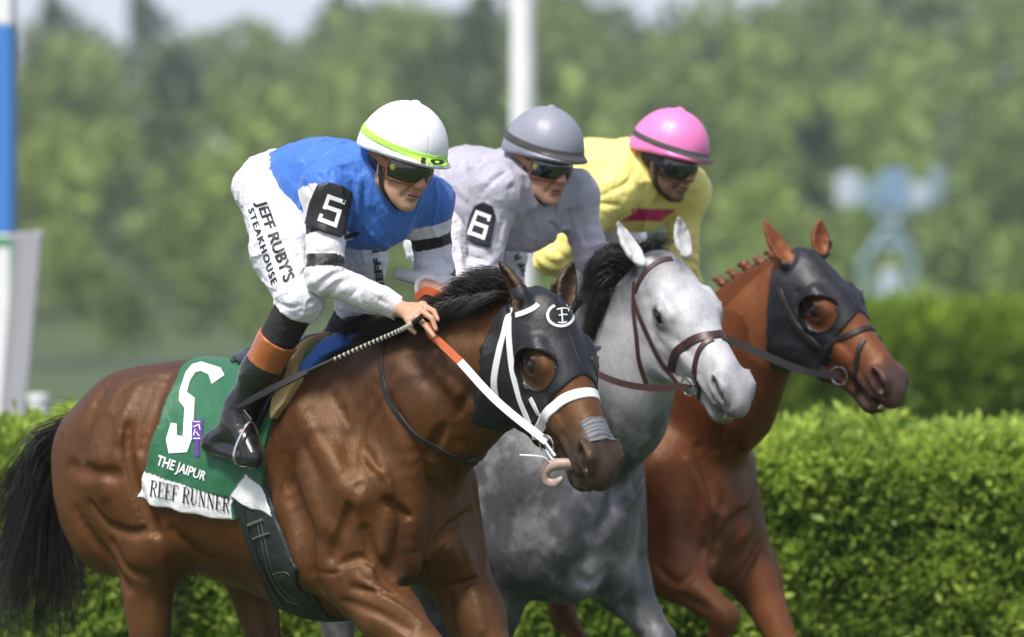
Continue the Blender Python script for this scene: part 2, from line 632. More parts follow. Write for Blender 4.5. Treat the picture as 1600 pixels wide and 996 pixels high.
def ear_ops(S, base, tip, nrm, wd=.038):
    base, tip = np.asarray(base, float), np.asarray(tip, float)
    ax = tip - base
    L = np.linalg.norm(ax)
    nrm = unit(nrm - unit(ax) * (unit(ax) @ nrm))
    side = unit(np.cross(ax, nrm))
    ts = [0, .22, .45, .68, .88, 1.0]
    rs = [.80, 1.0, .95, .68, .32, .03]
    bend = [0, .004, .006, .003, -.002, -.008]
    pts = [base + ax * t - nrm * b for t, b in zip(ts, bend)]
    e = SDF(S.T)
    e.chain(pts, [r * wd for r in rs], k=.008, q=.62, n=nrm)
    e.chain([p + nrm * .016 for p in pts[:-1]], [r * wd * .74 for r in rs[:-1]], k=.004, op='s', q=.62, n=nrm)
    S.sub(e, k=.020)

def leg_ops(S, pts, hind, side):
    """pts: upper joint, knee/hock, fetlock, hoof top, hoof toe"""
    a, b, c, d, e = [np.asarray(p, float) for p in pts]
    if hind:
        S.cone(a, b, .085, .046, k=.09)
        S.cone(a + (b - a) * .25 + [-.03, 0, 0], a + (b - a) * .6 + [-.02, 0, 0], .060, .045, k=.05)
        S.cone(b + [-.035, 0, .045], b + [-.01, 0, -.03], .026, .034, k=.03)
    else:
        m = a + (b - a) * .45
        S.cone(a, m, .112, .088, k=.08)
        S.cone(m, b, .088, .046, k=.05)
        S.ell(b, (.046, .042, .050), k=.03)
    S.cone(b, c, .038, .026, k=.03)
    S.cone(b + (c - b) * .2 + [-.016, 0, 0], c + [-.014, 0, 0], .018, .018, k=.02)
    S.ell(c, (.036, .032, .034), k=.02)
    S.cone(c, d, .028, .030, k=.02)
    S.cone(d, e, .038, .052, k=.012)
    S.plane([0, 0, 0.004], [0, 0, -1]) if False else None

def body_ops(S):
    S.ell((-.42, 0, 1.17), (.40, .265, .42), k=.10)
    S.ell((-.74, 0, 1.18), (.42, .300, .345), k=.12)
    S.ell((-1.02, 0, 1.22), (.32, .27, .27), k=.12)
    S.cone((-.30, 0, 1.53), (-.62, 0, 1.45), .075, .09, k=.12)
    S.cone((-.55, 0, 1.40), (-1.0, 0, 1.42), .13, .13, k=.10)
    for y in (-1, 1):
        S.ell((-1.13, y * .10, 1.32), (.29, .19, .225), k=.10)
        S.ell((-1.19, y * .16, 1.15), (.26, .155, .28), k=.08)
        S.cone((-1.34, y * .12, 1.26), (-1.21, y * .155, 1.0), .130, .11, k=.08)
        S.cone((-1.10, y * .19, 1.20), (-.97, y * .20, .98), .14, .105, k=.08)
        # shoulder and chest
        S.cone((-.42, y * .12, 1.46), (-.13, y * .185, 1.13), .10, .120, k=.10)
        S.ell((-.31, y * .20, 1.06), (.18, .090, .20), k=.06)
        S.cone((-.10, y * .165, 1.18), (-.06, y * .125, .96), .110, .090, k=.06)
        S.ell((-.10, y * .215, 1.02), (.10, .060, .14), k=.05)
        S.ell((-.035, y * .065, 1.01), (.085, .065, .115), k=.035)
    S.ell((-.17, 0, 1.17), (.24, .24, .29), k=.08)
    S.cone((-1.28, 0, 1.42), (-1.45, 0, 1.34), .09, .055, k=.08)

def feature_disp(feats):
    """feats: (a, b, width, depth) ; depth > 0 carves, < 0 raises"""
    A = [(np.asarray(a, float), np.asarray(b, float), w, d) for a, b, w, d in feats]
    ca = np.array([(a + b) / 2 for a, b, w, d in A]); ra = np.array([np.linalg.norm(a - b) / 2 + 3 * w for a, b, w, d in A])
    def f(P):
        c = (P.min(0) + P.max(0)) / 2
        R = np.linalg.norm(P.max(0) - P.min(0)) / 2
        near = np.nonzero(np.linalg.norm(ca - c, axis=1) < ra + R)[0]
        best = {}
        out = np.zeros(len(P))
        car, rai = np.zeros(len(P)), np.zeros(len(P))
        for i in near:
            a, b, w_, d = A[i]
            e = np.exp(-(seg_d(P, a, b) / w_) ** 2) * abs(d)
            if d > 0: car = np.maximum(car, e)
            else: rai = np.maximum(rai, e)
        return car - rai
    return f

def pix_feats(M, bvh, lines):
    """lines: (pixel polyline, width, depth[, mirror])"""
    out = []
    for ln in lines:
        pts, wd, dp = ln[:3]
        H = [M.hit(bvh, *p) for p in pts]
        H = [h[0] for h in H if h is not None]
        if len(H) < 2: continue
        Q = smooth_path(H, 4)
        for i in range(len(Q) - 1):
            t = i / (len(Q) - 1)
            dd = dp * (.35 + .65 * math.sin(math.pi * min(1, max(0, t * .9 + .05))))
            out.append((Q[i], Q[i + 1], wd, dd))
            if len(ln) > 3 and ln[3]:
                m = np.array([1, -1, 1.0])
                out.append((Q[i] * m, Q[i + 1] * m, wd, dd))
    return out

def horse(name, M, head, mouth, neck, ears, legs, vox, coat_mat, colf, lines=(), drop=0.0):
    root = empty(name, M.fr.o, -rad(M.th))
    S = SDF()
    body_ops(S)
    if drop:   # deeper brisket
        S.ell((-.17, 0, 1.08 - drop), (.23, .235, .24), k=.10)
        for y in (-1, 1):
            S.ell((-.045, y * .085, .96 - drop), (.095, .085, .105), k=.035)
            S.ell((-.12, y * .20, 1.02 - drop), (.12, .075, .14), k=.06)
    S.chain([p for p, r, q in neck], [r for p, r, q in neck], k=.07, q=[q for p, r, q in neck], n=(0, 1, 0))
    p4, r4, _ = neck[-1]
    hd = head
    S.cone(p4, hd.pt((.03, 0, -.085)), r4, .088, k=.06, q=.75, n=hd.R[:, 1])
    S.cone(neck[-2][0], hd.pt((.08, 0, -.15)), neck[-2][1] * .85, .10, k=.06, q=.6, n=hd.R[:, 1])
    for pts, hind in legs:
        leg_ops(S, pts, hind, 0)
    head_ops(S, hd, mouth)
    for b, t, n in ears:
        ear_ops(S, b, t, n, M.earw)
    v, f = mesh_sdf(S, .02)
    pre = BVHTree.FromPolygons([tuple(map(float, x)) for x in v], [tuple(map(int, x)) for x in f])
    feats = pix_feats(M, pre, lines)
    feats = [(a, b, w_, d_ * 2.5) for a, b, w_, d_ in feats] + [(hd.pt(a), hd.pt(b), w_, d_) for a, b, w_, d_ in HEAD_F]
    fd = feature_disp(feats)
    def disp(P):
        d = .0030 * fbm(P, 9, 2, 3) + .0012 * ridge(P * [1, 1, .35] , 26, 5, 2) * sstep(0, .4, fbm(P, 4, 1, 9) + .2)
        q = P + .035 * np.stack([vnoise(P, 9, 41), vnoise(P, 9, 42), vnoise(P, 9, 43)], 1)
        d = d - .0032 * ridge(q * [1.0, .9, .55], 9, 44, 9) * sstep(.0, .5, vnoise(P, 5, 45) + .25)
        hl = hd.inv(P)
        w = sstep(.35, .0, hl[:, 0]) if False else sstep(.25, -.02, np.abs(hl[:, 0] - .3) - .3)
        return d * (1 - w * .92) + fd(P)
    S.disp = disp
    body = build('body', S, vox, coat_mat, root, colf)
    M.root, M.S, M.H, M.body = root, S, hd, body
    M.bvh = bvh_of([body])
    eye = Geo()
    for y in (-1, 1):
        c = hd.pt((.208, y * .0900, -.050))
        V, F = uv_sphere(c, .0275 * hd.sc, 24, 16)
        meshobj('eye', V, F, MAT['horse_eye'], root)
    return root

def uv_sphere(c, r, nu=16, nv=10, R=np.eye(3)):
    r = np.array([r, r, r] if np.isscalar(r) else r, float)
    V, F = [], []
    for i in range(nv + 1):
        th = math.pi * i / nv
        for j in range(nu):
            ph = 2 * math.pi * j / nu
            V.append(np.asarray(c) + R @ (r * [math.sin(th) * math.cos(ph), math.sin(th) * math.sin(ph), math.cos(th)]))
    for i in range(nv):
        for j in range(nu):
            a, b = i * nu + j, i * nu + (j + 1) % nu
            F.append((a, b, b + nu, a + nu))
    return V, F

def snap(bvh, P, off=0.0):
    Q, N = [], []
    for p in P:
        l, n, i, d = bvh.find_nearest(Vector(p))
        n = np.array(n)
        Q.append(np.array(l) + n * off); N.append(n)
    N = np.array(N)
    K = N.copy()
    for _ in range(3):
        K[1:-1] = (K[:-2] + K[1:-1] + K[2:]) / 3
    Q = np.array(Q)
    for _ in range(2):
        Q[1:-1] = (Q[:-2] + 2 * Q[1:-1] + Q[2:]) / 4
    return Q, np.array([unit(k) for k in K])

def strap_geo(bvh, pts, wd, th=.003, off=.0015, closed=False, n=7):
    P = smooth_path(pts, n, closed)
    Q, N = snap(bvh, P, off)
    return sweep(Q, rect_prof(wd, th), N, closed)

def hair(name, guides, n, m, parent=None, r=.0011, jit=.02, seg=9, clump=24, seed=1, rootj=.01, lenv=.35, curl=.0):
    """strands interpolated between neighbouring guide polylines (each a list of 3D points)"""
    g = np.random.default_rng(seed)
    G = []
    for gd in guides:
        p = smooth_path(gd, 8)
        t = np.linspace(0, len(p) - 1, seg)
        i = np.minimum(t.astype(int), len(p) - 2)
        G.append(p[i] + (p[i + 1] - p[i]) * (t - i)[:, None])
    G = np.array(G)
    nc = max(1, n // clump)
    cu = g.uniform(0, len(G) - 1, nc)
    cj = g.normal(0, jit, (nc, 3))
    V, F = [], []
    tt = np.linspace(0, 1, seg)
    ring = np.array([[1, 0], [-.5, .866], [-.5, -.866]])
    cnt = 0
    for k in range(n):
        ci = g.integers(nc)
        u = np.clip(cu[ci] + g.normal(0, .12), 0, len(G) - 1.0001)
        i = int(u); f = u - i
        p = G[i] * (1 - f) + G[min(i + 1, len(G) - 1)] * f
        L = 1 - lenv * g.random()
        ts = tt * L * (seg - 1)
        ii = np.minimum(ts.astype(int), seg - 2)
        p = p[ii] + (p[ii + 1] - p[ii]) * (ts - ii)[:, None]
        p = p + np.outer(tt ** 1.2, cj[ci]) + np.outer(tt, g.normal(0, jit * .35, 3)) + g.normal(0, rootj, 3) * (1 - .3 * tt)[:, None]
        if curl:
            ph = g.uniform(0, 6)
            p = p + curl * np.stack([np.sin(tt * 7 + ph), np.cos(tt * 6 + ph), np.sin(tt * 9 + ph)], 1) * tt[:, None]
        tan = np.gradient(p, axis=0)
        tan /= np.linalg.norm(tan, axis=1)[:, None] + 1e-9
        a = np.cross(tan, [.3, .5, .8]); a /= np.linalg.norm(a, axis=1)[:, None] + 1e-9
        b = np.cross(tan, a)
        rr = r * g.uniform(.7, 1.3) * (1 - .85 * tt ** 2)
        v = p[:, None, :] + (a[:, None, :] * ring[None, :, :1] + b[:, None, :] * ring[None, :, 1:]) * rr[:, None, None]
        V.append(v.reshape(-1, 3))
        base = cnt
        for s in range(seg - 1):
            for q in range(3):
                x, y = base + s * 3 + q, base + s * 3 + (q + 1) % 3
                F.append((x, y, y + 3, x + 3))
        cnt += seg * 3
    return meshobj(name, np.concatenate(V), np.array(F), m, parent)
# ================================================================== the three horses
M5, M6, M1 = Mount(670, 13.9), Mount(940, 15.0), Mount(1120, 15.9)

def legs_for(p):
    return p

def std_legs(nf=((-.22, -.20, .96), (.30, -.19, .58), (.12, -.18, .32), (.03, -.18, .27), (.00, -.18, .22)),
             ff=((-.12, .21, 1.0), (.17, .20, .50), (.22, .18, .17), (.27, .18, .09), (.29, .18, .052)),
             nh=((-1.02, -.20, .92), (-1.03, -.17, .52), (-1.00, -.15, .20), (-.95, -.15, .09), (-.93, -.15, .052)),
             fh=((-.95, .19, .93), (-.84, .17, .60), (-.62, .16, .35), (-.56, .16, .25), (-.55, .16, .19))):
    return [(nf, False), (ff, False), (nh, True), (fh, True)]

# ---- bay horse
poll5 = M5.PY(850, 462, 13.62)
H5 = head_frame(M5, poll5, 54, 54, 1, 1.06)
neck5 = [((-.30, 0, 1.33), .29, .72), ((-.02, 0, 1.44), .25, .64), ((.16, 0, 1.535), .215, .52),
         ((.33, 0, 1.60), .17, .55), ((.43, 0, 1.665), .115, .65)]
ears5 = [(M5.PY(820, 486, 13.56), M5.PY(781, 406, 13.60), M5.fr.R.T @ np.array([-.75, -.2, .1])),
         (M5.PY(882, 474, 13.70), M5.PY(894, 408, 13.74), M5.fr.R.T @ np.array([.6, -.75, -.1]))]

def coat_bay(V):
    return coat_bay_(V) * [.60, .57, .53]

def coat_bay_(V):
    base = np.array([.120, .044, .0095])
    c = np.tile(base, (len(V), 1))
    n = fbm(V, 5, 3, 1)
    c = mixc(c, (.185, .068, .016), sstep(-.1, .6, n) * .6)
    c = mixc(c, (.085, .032, .014), sstep(0, .6, fbm(V, 7, 3, 11)) * .5)
    c = mixc(c, (.085, .045, .034), sstep(1.32, 1.62, V[:, 2]) * .75 * sstep(.35, .1, V[:, 0]))   # darker top line
    c = mixc(c, (.20, .095, .040), sstep(.95, .72, V[:, 2]) * .6)
    dark = np.array([.020, .013, .011])
    lg = sstep(.74, .56, V[:, 2])
    c = mixc(c, dark, lg)
    L = H5.inv(V)
    inh = (L[:, 0] > -.1) & (np.abs(L[:, 1]) < .14) & (L[:, 2] > -.34) & (L[:, 2] < .09)
    wm = sstep(.36, .50, L[:, 0] - .25 * (L[:, 2] + .05)) * inh
    c = mixc(c, (.19, .085, .035), inh * sstep(.1, .25, L[:, 0]) * .5)
    c = mixc(c, (.060, .045, .040), wm * .92)
    c = mixc(c, (.17, .135, .12), wm * sstep(-.09, -.15, L[:, 2]) * sstep(-.1, .5, fbm(V, 30, 3, 6)) * .8)
    c = mixc(c, (.035, .026, .024), wm * sstep(.0, .5, fbm(V, 45, 3, 16)) * .6)
    c = mixc(c, (.020, .011, .009), sstep(.062, .020, np.minimum(seg_d(L, (.195, -.108, -.050), (.22, -.108, -.050)), seg_d(L, (.195, .108, -.050), (.22, .108, -.050)))) * .85)
    for y in (-1, 1):
        c = mixc(c, (.010, .005, .006), sstep(.024, .014, seg_d(L, (.500, y * .064, -.042), (.548, y * .052, -.062))) * .9)
    for b, t, nn in ears5:
        d = seg_d(V, b, t)
        c = mixc(c, (.060, .036, .026), sstep(.06, .035, d) * .85)
        c = mixc(c, (.012, .010, .010), sstep(.035, .006, seg_d(V, t, t + (b - t) * .12)))
    return c

def coat_grey(V):
    d = fbm(V, 17, 4, 4)
    d2 = fbm(V, 60, 3, 14)
    c = np.tile(np.array([.088, .088, .098]), (len(V), 1))
    c = mixc(c, (.25, .25, .27), sstep(-.05, .40, d) * .75)
    c = mixc(c, (.036, .036, .042), sstep(.0, .45, fbm(V, 5, 3, 21)) * .62)
    c = c * (1 + .38 * d2)[:, None]
    c = mixc(c, (.42, .42, .44), sstep(.10, .0, np.minimum(seg_d(V, (.03, -.08, .88), (.02, -.1, .84)), seg_d(V, (.03, .08, .88), (.02, .1, .84)))) * .55)
    c = mixc(c, (.10, .10, .11), sstep(.62, .45, V[:, 2]) * .7)
    L = H6.inv(V)
    inh = sstep(.0, .17, L[:, 0] + .05 * fbm(V, 12, 2, 3)) * sstep(.24, .14, np.abs(L[:, 1])) * sstep(-.42, -.24, L[:, 2]) * sstep(.2, .1, L[:, 2])
    c = c * .82
    c = mixc(c, (.50, .50, .525), inh * (.9 - .25 * sstep(.0, .5, fbm(V, 22, 3, 8))))
    lo = inh * sstep(-.12, -.26, L[:, 2]) * .8
    c = mixc(c, (.30, .30, .32), lo)
    wm = sstep(.42, .54, L[:, 0]) * (inh > .2)
    c = mixc(c, (.17, .168, .18), wm * (.55 + .45 * sstep(-.05, -.11, L[:, 2])))
    c = mixc(c, (.44, .32, .31), (inh > .2) * sstep(.03, .01, seg_d(L, (.59, -.01, -.07), (.585, .01, -.09))) * .5)
    for y in (-1, 1):
        c = mixc(c, (.030, .028, .03), sstep(.042, .014, seg_d(L, (.195, y * .108, -.052), (.225, y * .106, -.058))) * .85)
        c = mixc(c, (.035, .012, .015), sstep(.024, .014, seg_d(L, (.500, y * .064, -.042), (.548, y * .052, -.062))) * .95)
    for b, t, nn in ears6:
        c = mixc(c, (.55, .55, .56), sstep(.06, .03, seg_d(V, b, t)))
        c = mixc(c, (.10, .10, .11), sstep(.03, .008, seg_d(V, t, t + (b - t) * .12)) * .8)
    return c

def coat_chest(V):
    return coat_chest_(V) * [.60, .55, .58]

def coat_chest_(V):
    c = np.tile(np.array([.140, .038, .009]), (len(V), 1))
    c = mixc(c, (.24, .080, .020), sstep(-.1, .6, fbm(V, 5, 3, 31)) * .6)
    c = mixc(c, (.13, .045, .022), sstep(0, .6, fbm(V, 6, 3, 32)) * .6)
    c = mixc(c, (.30, .12, .045), sstep(1.0, .8, V[:, 2]) * .6)
    L = H1.inv(V)
    inh = (L[:, 0] > -.05) & (np.abs(L[:, 1]) < .14) & (L[:, 2] > -.34) & (L[:, 2] < .09)
    c = mixc(c, (.30, .11, .04), inh * .6)
    wm = sstep(.42, .53, L[:, 0] - .2 * (L[:, 2] + .05)) * inh
    c = mixc(c, (.085, .060, .056), wm * .9)
    c = mixc(c, (.30, .16, .11), inh * sstep(.028, .008, seg_d(L, (.59, -.01, -.075), (.585, .01, -.085))) * .7)
    for y in (-1, 1):
        c = mixc(c, (.026, .015, .012), sstep(.064, .022, seg_d(L, (.195, y * .108, -.050), (.22, y * .108, -.050))) * .8)
        c = mixc(c, (.035, .008, .010), sstep(.024, .014, seg_d(L, (.500, y * .064, -.042), (.548, y * .052, -.062))) * .95)
    for b, t, nn in ears1:
        c = mixc(c, (.26, .085, .03), sstep(.06, .03, seg_d(V, b, t)))
    return c

# ---- grey horse
poll6 = M6.PY(1036, 398, 14.78)
H6 = head_frame(M6, poll6, 53, 45, 8, 1.06)
neck6 = [((-.30, 0, 1.36), .29, .72), ((.00, 0, 1.44), .25, .66), ((.10, 0, 1.60), .205, .58),
         ((.17, 0, 1.71), .165, .60), ((.25, 0, 1.79), .12, .68)]
ears6 = [(M6.PY(1000, 408, 14.74), M6.PY(962, 344, 14.78), M6.fr.R.T @ np.array([.55, -.8, .2])),
         (M6.PY(1072, 394, 14.86), M6.PY(1059, 336, 14.86), M6.fr.R.T @ np.array([.35, -.9, .2]))]
# ---- chestnut horse
poll1 = M1.PY(1261, 395, 15.64)
H1 = head_frame(M1, poll1, 40, 46, 6, 1.06)
neck1 = [((-.30, 0, 1.36), .29, .72), ((-.01, 0, 1.46), .25, .66), ((.10, 0, 1.60), .205, .58),
         ((.23, 0, 1.72), .16, .58), ((.34, 0, 1.815), .11, .68)]
ears1 = [(M1.PY(1232, 408, 15.60), M1.PY(1191, 342, 15.64), M1.fr.R.T @ np.array([.4, -.9, .1])),
         (M1.PY(1284, 392, 15.70), M1.PY(1280, 341, 15.72), M1.fr.R.T @ np.array([.3, -.9, .1]))]

HV = .0085
M5.earw, M6.earw, M1.earw = .040, .030, .034
LINES5 = [
 ([(603, 781), (620, 795), (636, 806)], .012, .013), ([(680, 765), (676, 838), (666, 876)], .016, .012),
 ([(734, 800), (700, 826), (672, 862)], .013, .012), ([(571, 830), (586, 872), (622, 914)], .018, .014),
 ([(622, 916), (650, 905), (664, 880)], .014, .014), ([(535, 880), (568, 872), (590, 892), (611, 920)], .013, .010),
 ([(452, 760), (474, 830), (492, 918), (505, 985)], .030, .024), ([(471, 715), (497, 800), (530, 840)], .035, -.010),
 ([(678, 700), (700, 739), (688, 772)], .012, .009), ([(660, 720), (672, 760)], .010, .006), ([(715, 720), (706, 760)], .012, .008),
 ([(539, 940), (590, 958), (640, 985)], .012, .008), ([(551, 918), (610, 932), (655, 962)], .012, .007), ([(530, 900), (540, 960)], .014, -.006),
 ([(694, 918), (715, 916), (740, 906)], .012, .009), ([(700, 930), (712, 990)], .014, .007), ([(745, 930), (752, 985)], .016, -.006),
 ([(640, 700), (650, 780), (640, 850)], .040, -.010), ([(590, 740), (600, 770)], .03, -.006), ([(720, 850), (730, 890)], .035, -.010),
 ([(600, 590), (560, 660), (545, 740)], .035, .010), ([(450, 700), (430, 760)], .03, .008), ([(640, 560), (690, 620), (715, 690)], .030, .008),
 ([(620, 540), (700, 520), (770, 520)], .035, .007), ([(690, 590), (740, 640), (752, 700)], .03, -.006),
 ([(748, 600), (705, 655), (668, 712)], .018, .010), ([(600, 605), (636, 680), (664, 735)], .020, .008), ([(470, 640), (505, 700), (560, 780)], .035, -.012), ([(520, 620), (560, 690), (600, 750)], .018, .007),
 ([(610, 800), (600, 850), (580, 900)], .025, -.009), ([(560, 760), (540, 820), (520, 870)], .018, .008), ([(690, 850), (720, 880)], .03, -.010), ([(640, 860), (650, 890)], .025, -.008), ([(740, 760), (755, 830), (752, 890)], .016, .007),
 ([(170, 600), (140, 660), (125, 720)], .03, .007), ([(260, 590), (240, 640), (225, 700)], .025, .009), ([(270, 830), (330, 880), (400, 920)], .02, .006), ([(560, 905), (600, 930), (660, 975)], .018, -.007), ([(300, 860), (360, 880)], .006, .003),
 ([(489, 893), (512, 897), (530, 895)], .005, .005), ([(485, 915), (500, 990)], .012, -.005),
 ([(198, 670), (203, 735), (225, 788), (241, 830)], .020, .014), ([(143, 788), (167, 818), (205, 833), (236, 826)], .014, .009),
 ([(112, 728), (143, 738), (182, 742)], .022, .010), ([(215, 606), (196, 650), (189, 685)], .022, -.008), ([(150, 700), (165, 770)], .03, -.006),
 ([(177, 850), (195, 885), (225, 900)], .016, .008), ([(238, 830), (252, 870), (262, 920)], .014, -.006), ([(120, 800), (150, 850), (200, 920)], .02, .007),
 ([(205, 770), (222, 762)], .004, -.004), ([(208, 782), (228, 772)], .004, -.004), ([(212, 794), (234, 784)], .004, -.004), ([(217, 806), (239, 796)], .004, -.004),
 ([(222, 818), (243, 808)], .004, -.004), ([(226, 830), (246, 822)], .004, -.004), ([(204, 756), (217, 750)], .004, -.004),
 ([(548, 690), (530, 718)], .005, -.0025), ([(560, 700), (545, 735)], .005, -.0025), ([(505, 690), (482, 720)], .005, -.0025), ([(580, 850), (590, 880)], .006, -.003),
]
LINES6 = [([(899, 890), (919, 912), (947, 888)], .014, .010), ([(919, 915), (921, 950)], .014, .012), ([(978, 791), (1002, 751), (1030, 719)], .016, -.010),
 ([(850, 930), (880, 895), (905, 880)], .018, .008), ([(870, 935), (890, 925)], .04, -.014), ([(960, 925), (970, 900)], .04, -.014), ([(985, 900), (975, 950)], .02, .010),
 ([(975, 700), (965, 760), (935, 830)], .03, .010), ([(900, 780), (880, 850)], .05, -.008)]
LINES1 = [([(1118, 815), (1114, 870), (1126, 920)], .016, .014), ([(1030, 888), (1058, 912), (1082, 896), (1102, 855)], .014, .013), ([(1163, 797), (1137, 823), (1122, 848)], .013, .013),
 ([(1187, 852), (1157, 900), (1134, 912)], .014, .010), ([(1074, 720), (1098, 775), (1102, 810)], .014, -.011), ([(1060, 780), (1050, 850)], .04, -.010), ([(1150, 850), (1165, 830)], .03, -.012),
 ([(1090, 700), (1115, 780)], .015, .010), ([(1150, 700), (1130, 790)], .018, .009), ([(1180, 740), (1160, 790)], .014, -.008), ([(1135, 640), (1120, 700)], .018, .009), ([(1160, 630), (1165, 700)], .018, -.007),
 ([(1150, 930), (1180, 980)], .014, .008), ([(1060, 930), (1100, 950)], .014, .008)]
r5 = horse('horse', M5, H5, .012, neck5, ears5, std_legs(), HV * .8, MAT['bay'], coat_bay, LINES5)
tag(r5, 'bay horse wearing a black hood and white bridle, nearest of the three', 'horse', 'racing horses')
r6 = horse('horse', M6, H6, .015, neck6, ears6, std_legs(
    nf=((-.30, -.19, .90), (-.34, -.18, .52), (-.40, -.17, .2), (-.37, -.17, .10), (-.35, -.17, .06)),
    ff=((-.20, .19, .95), (.10, .19, .62), (.02, .18, .32), (-.04, .18, .25), (-.07, .18, .20))), HV, MAT['grey'], coat_grey, LINES6, .10)
tag(r6, 'dappled grey horse with a brown leather bridle, between the bay and the chestnut', 'horse', 'racing horses')
r1 = horse('horse', M1, H1, .017, neck1, ears1, std_legs(
    nf=((-.24, -.20, .93), (.18, -.19, .66), (.06, -.18, .40), (-.03, -.18, .34), (-.06, -.18, .29))), HV, MAT['chest'], coat_chest, LINES1, .11)
tag(r1, 'chestnut horse wearing a black hood and black bridle, farthest of the three', 'horse', 'racing horses')
# ================================================================== the setting
def grid_mesh(x0, x1, y0, y1, nx, ny, zf):
    X, Y = np.meshgrid(np.linspace(x0, x1, nx), np.linspace(y0, y1, ny))
    V = np.stack([X.ravel(), Y.ravel(), zf(X.ravel(), Y.ravel())], 1)
    i = np.arange(nx * ny).reshape(ny, nx)
    F = np.stack([i[:-1, :-1].ravel(), i[:-1, 1:].ravel(), i[1:, 1:].ravel(), i[1:, :-1].ravel()], 1)
    return V, F

def hill(x, y):
    t = sstep(170, 420, y)
    return t * (17 + 5 * np.sin(x / 37.0 + 1.3) + 3 * np.sin(x / 17.0)) + 5 * t * sstep(20, 70, x) - 4 * t * np.exp(-((x - 12) / 16.0) ** 2)

m_turf = mat('turf', (.050, .085, .025), .85, var=.25, vscale=.7, bump=[(30, .4, 4)])
V, F = grid_mesh(-260, 260, -60, 620, 81, 86, hill)
g = meshobj('ground', V, F, m_turf); tag(g, kind='structure')
m_water = mat('pond_water', (.05, .065, .06), .18, var=.1, vscale=.5, bump=[(3, .15, 2)])
V, F = grid_mesh(-45, 5, 150, 200, 8, 8, lambda x, y: x * 0 + .05)
o = meshobj('pond', V, F, m_water); tag(o, kind='structure')

# ---- leaf sprays : arrays of small folded leaves
def sprays(P, N, size, k, g, spread=.9, up=.3, asp=.32):
    """k leaflets per spray point P pointing about N; returns verts, faces, per-vertex random"""
    n = len(P)
    D = N[:, None, :] + g.normal(0, spread, (n, k, 3)); D[..., 2] += up
    D /= np.linalg.norm(D, axis=2)[..., None]
    A = np.cross(D, g.normal(0, 1, (n, k, 3))); A /= np.linalg.norm(A, axis=2)[..., None] + 1e-9
    L = size * g.uniform(.55, 1.25, (n, k, 1))
    B = P[:, None, :] + g.normal(0, size * .3, (n, k, 3))
    C = np.cross(D, A)
    v0, v1 = B, B + D * L * .5 + A * L * asp + C * L * .06
    v2, v3 = B + D * L, B + D * L * .5 - A * L * asp + C * L * .06
    V = np.stack([v0, v1, v2, v3], 2).reshape(-1, 3)
    F = np.arange(len(V)).reshape(-1, 4)
    return V, F

def leaf_mat(name, a, b, rough=.5, tr=.35):
    m = bpy.data.materials.new(name); m.use_nodes = True
    N, L = m.node_tree.nodes, m.node_tree.links
    bs = N['Principled BSDF']; bs.inputs['Roughness'].default_value = rough
    bs.inputs['Specular IOR Level'].default_value = .35
    at = nd(m, 'ShaderNodeAttribute', attribute_name='Col')
    mx = nd(m, 'ShaderNodeMix', data_type='RGBA')
    mx.inputs[6].default_value = (*a, 1); mx.inputs[7].default_value = (*b, 1)
    L.new(at.outputs['Fac'], mx.inputs[0])
    L.new(mx.outputs[2], bs.inputs['Base Color'])
    t = nd(m, 'ShaderNodeBsdfTranslucent')
    L.new(mx.outputs[2], t.inputs[0])
    ms = nd(m, 'ShaderNodeMixShader'); ms.inputs[0].default_value = tr
    L.new(bs.outputs[0], ms.inputs[1]); L.new(t.outputs[0], ms.inputs[2])
    L.new(ms.outputs[0], N['Material Output'].inputs[0])
    return m

# ---- near hedge
g_ = np.random.default_rng(3)
m_hedge = leaf_mat('hedge_leaves', (.085, .19, .022), (.56, .70, .13), .5, .45)
m_hedge_in = mat('hedge_core_shade', (.018, .030, .008), .9, var=.4, vscale=20)  # near-black colour puts the shade inside the hedge into its core
def hedge(name, x0, x1, y0, y1, top, n, size, m, mi, label, seed=3, k=9, front_only=True, rnd=.12, bumpy=.11):
    g = np.random.default_rng(seed)
    root = empty(name, ((x0 + x1) / 2, (y0 + y1) / 2, 0), label=label, cat='hedge')
    T = np.array([(x0 + x1) / 2, (y0 + y1) / 2, 0])
    xs = g.uniform(x0, x1, n)
    s = g.uniform(0, 1, n)
    hf = top / (top + (y1 - y0))
    front = s < hf
    z = np.where(front, s / hf * top, top)
    y = np.where(front, y0, y0 + (s - hf) / (1 - hf) * (y1 - y0))
    P = np.stack([xs, y, z], 1)
    N = np.where(front[:, None], [[0, -1, .25]], [[0, -.1, 1]])
    # rounded shoulder
    c = np.array([0, y0 + rnd, top - rnd])
    inn = (P[:, 1] < y0 + rnd) & (P[:, 2] > top - rnd)
    vv = P[:, 1:] - c[1:]; ll = np.linalg.norm(vv, axis=1) + 1e-9
    P[inn, 1:] = (c[1:] + vv / ll[:, None] * rnd)[inn]
    b = fbm(P, 2.2, 3, 5) * bumpy + fbm(P, 7, 2, 6) * bumpy * .7
    P = P + N * b[:, None] + g.normal(0, size * .35, P.shape)
    # new growth sticks out of the top
    P[:, 2] += np.where(~front, np.abs(g.normal(0, size * .6, n)), 0)
    V, F = sprays(P, N, size, k, g, spread=.75, up=.35, asp=.2)
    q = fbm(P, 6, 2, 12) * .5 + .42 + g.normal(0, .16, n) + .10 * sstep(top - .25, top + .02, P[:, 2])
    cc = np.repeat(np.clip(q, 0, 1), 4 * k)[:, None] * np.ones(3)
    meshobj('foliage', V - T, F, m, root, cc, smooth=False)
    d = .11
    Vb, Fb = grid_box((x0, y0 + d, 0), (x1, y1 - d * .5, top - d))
    meshobj('shade_core', Vb - T, Fb, mi, root, smooth=False)  # plain dark box stands in for the shaded inside
    return root

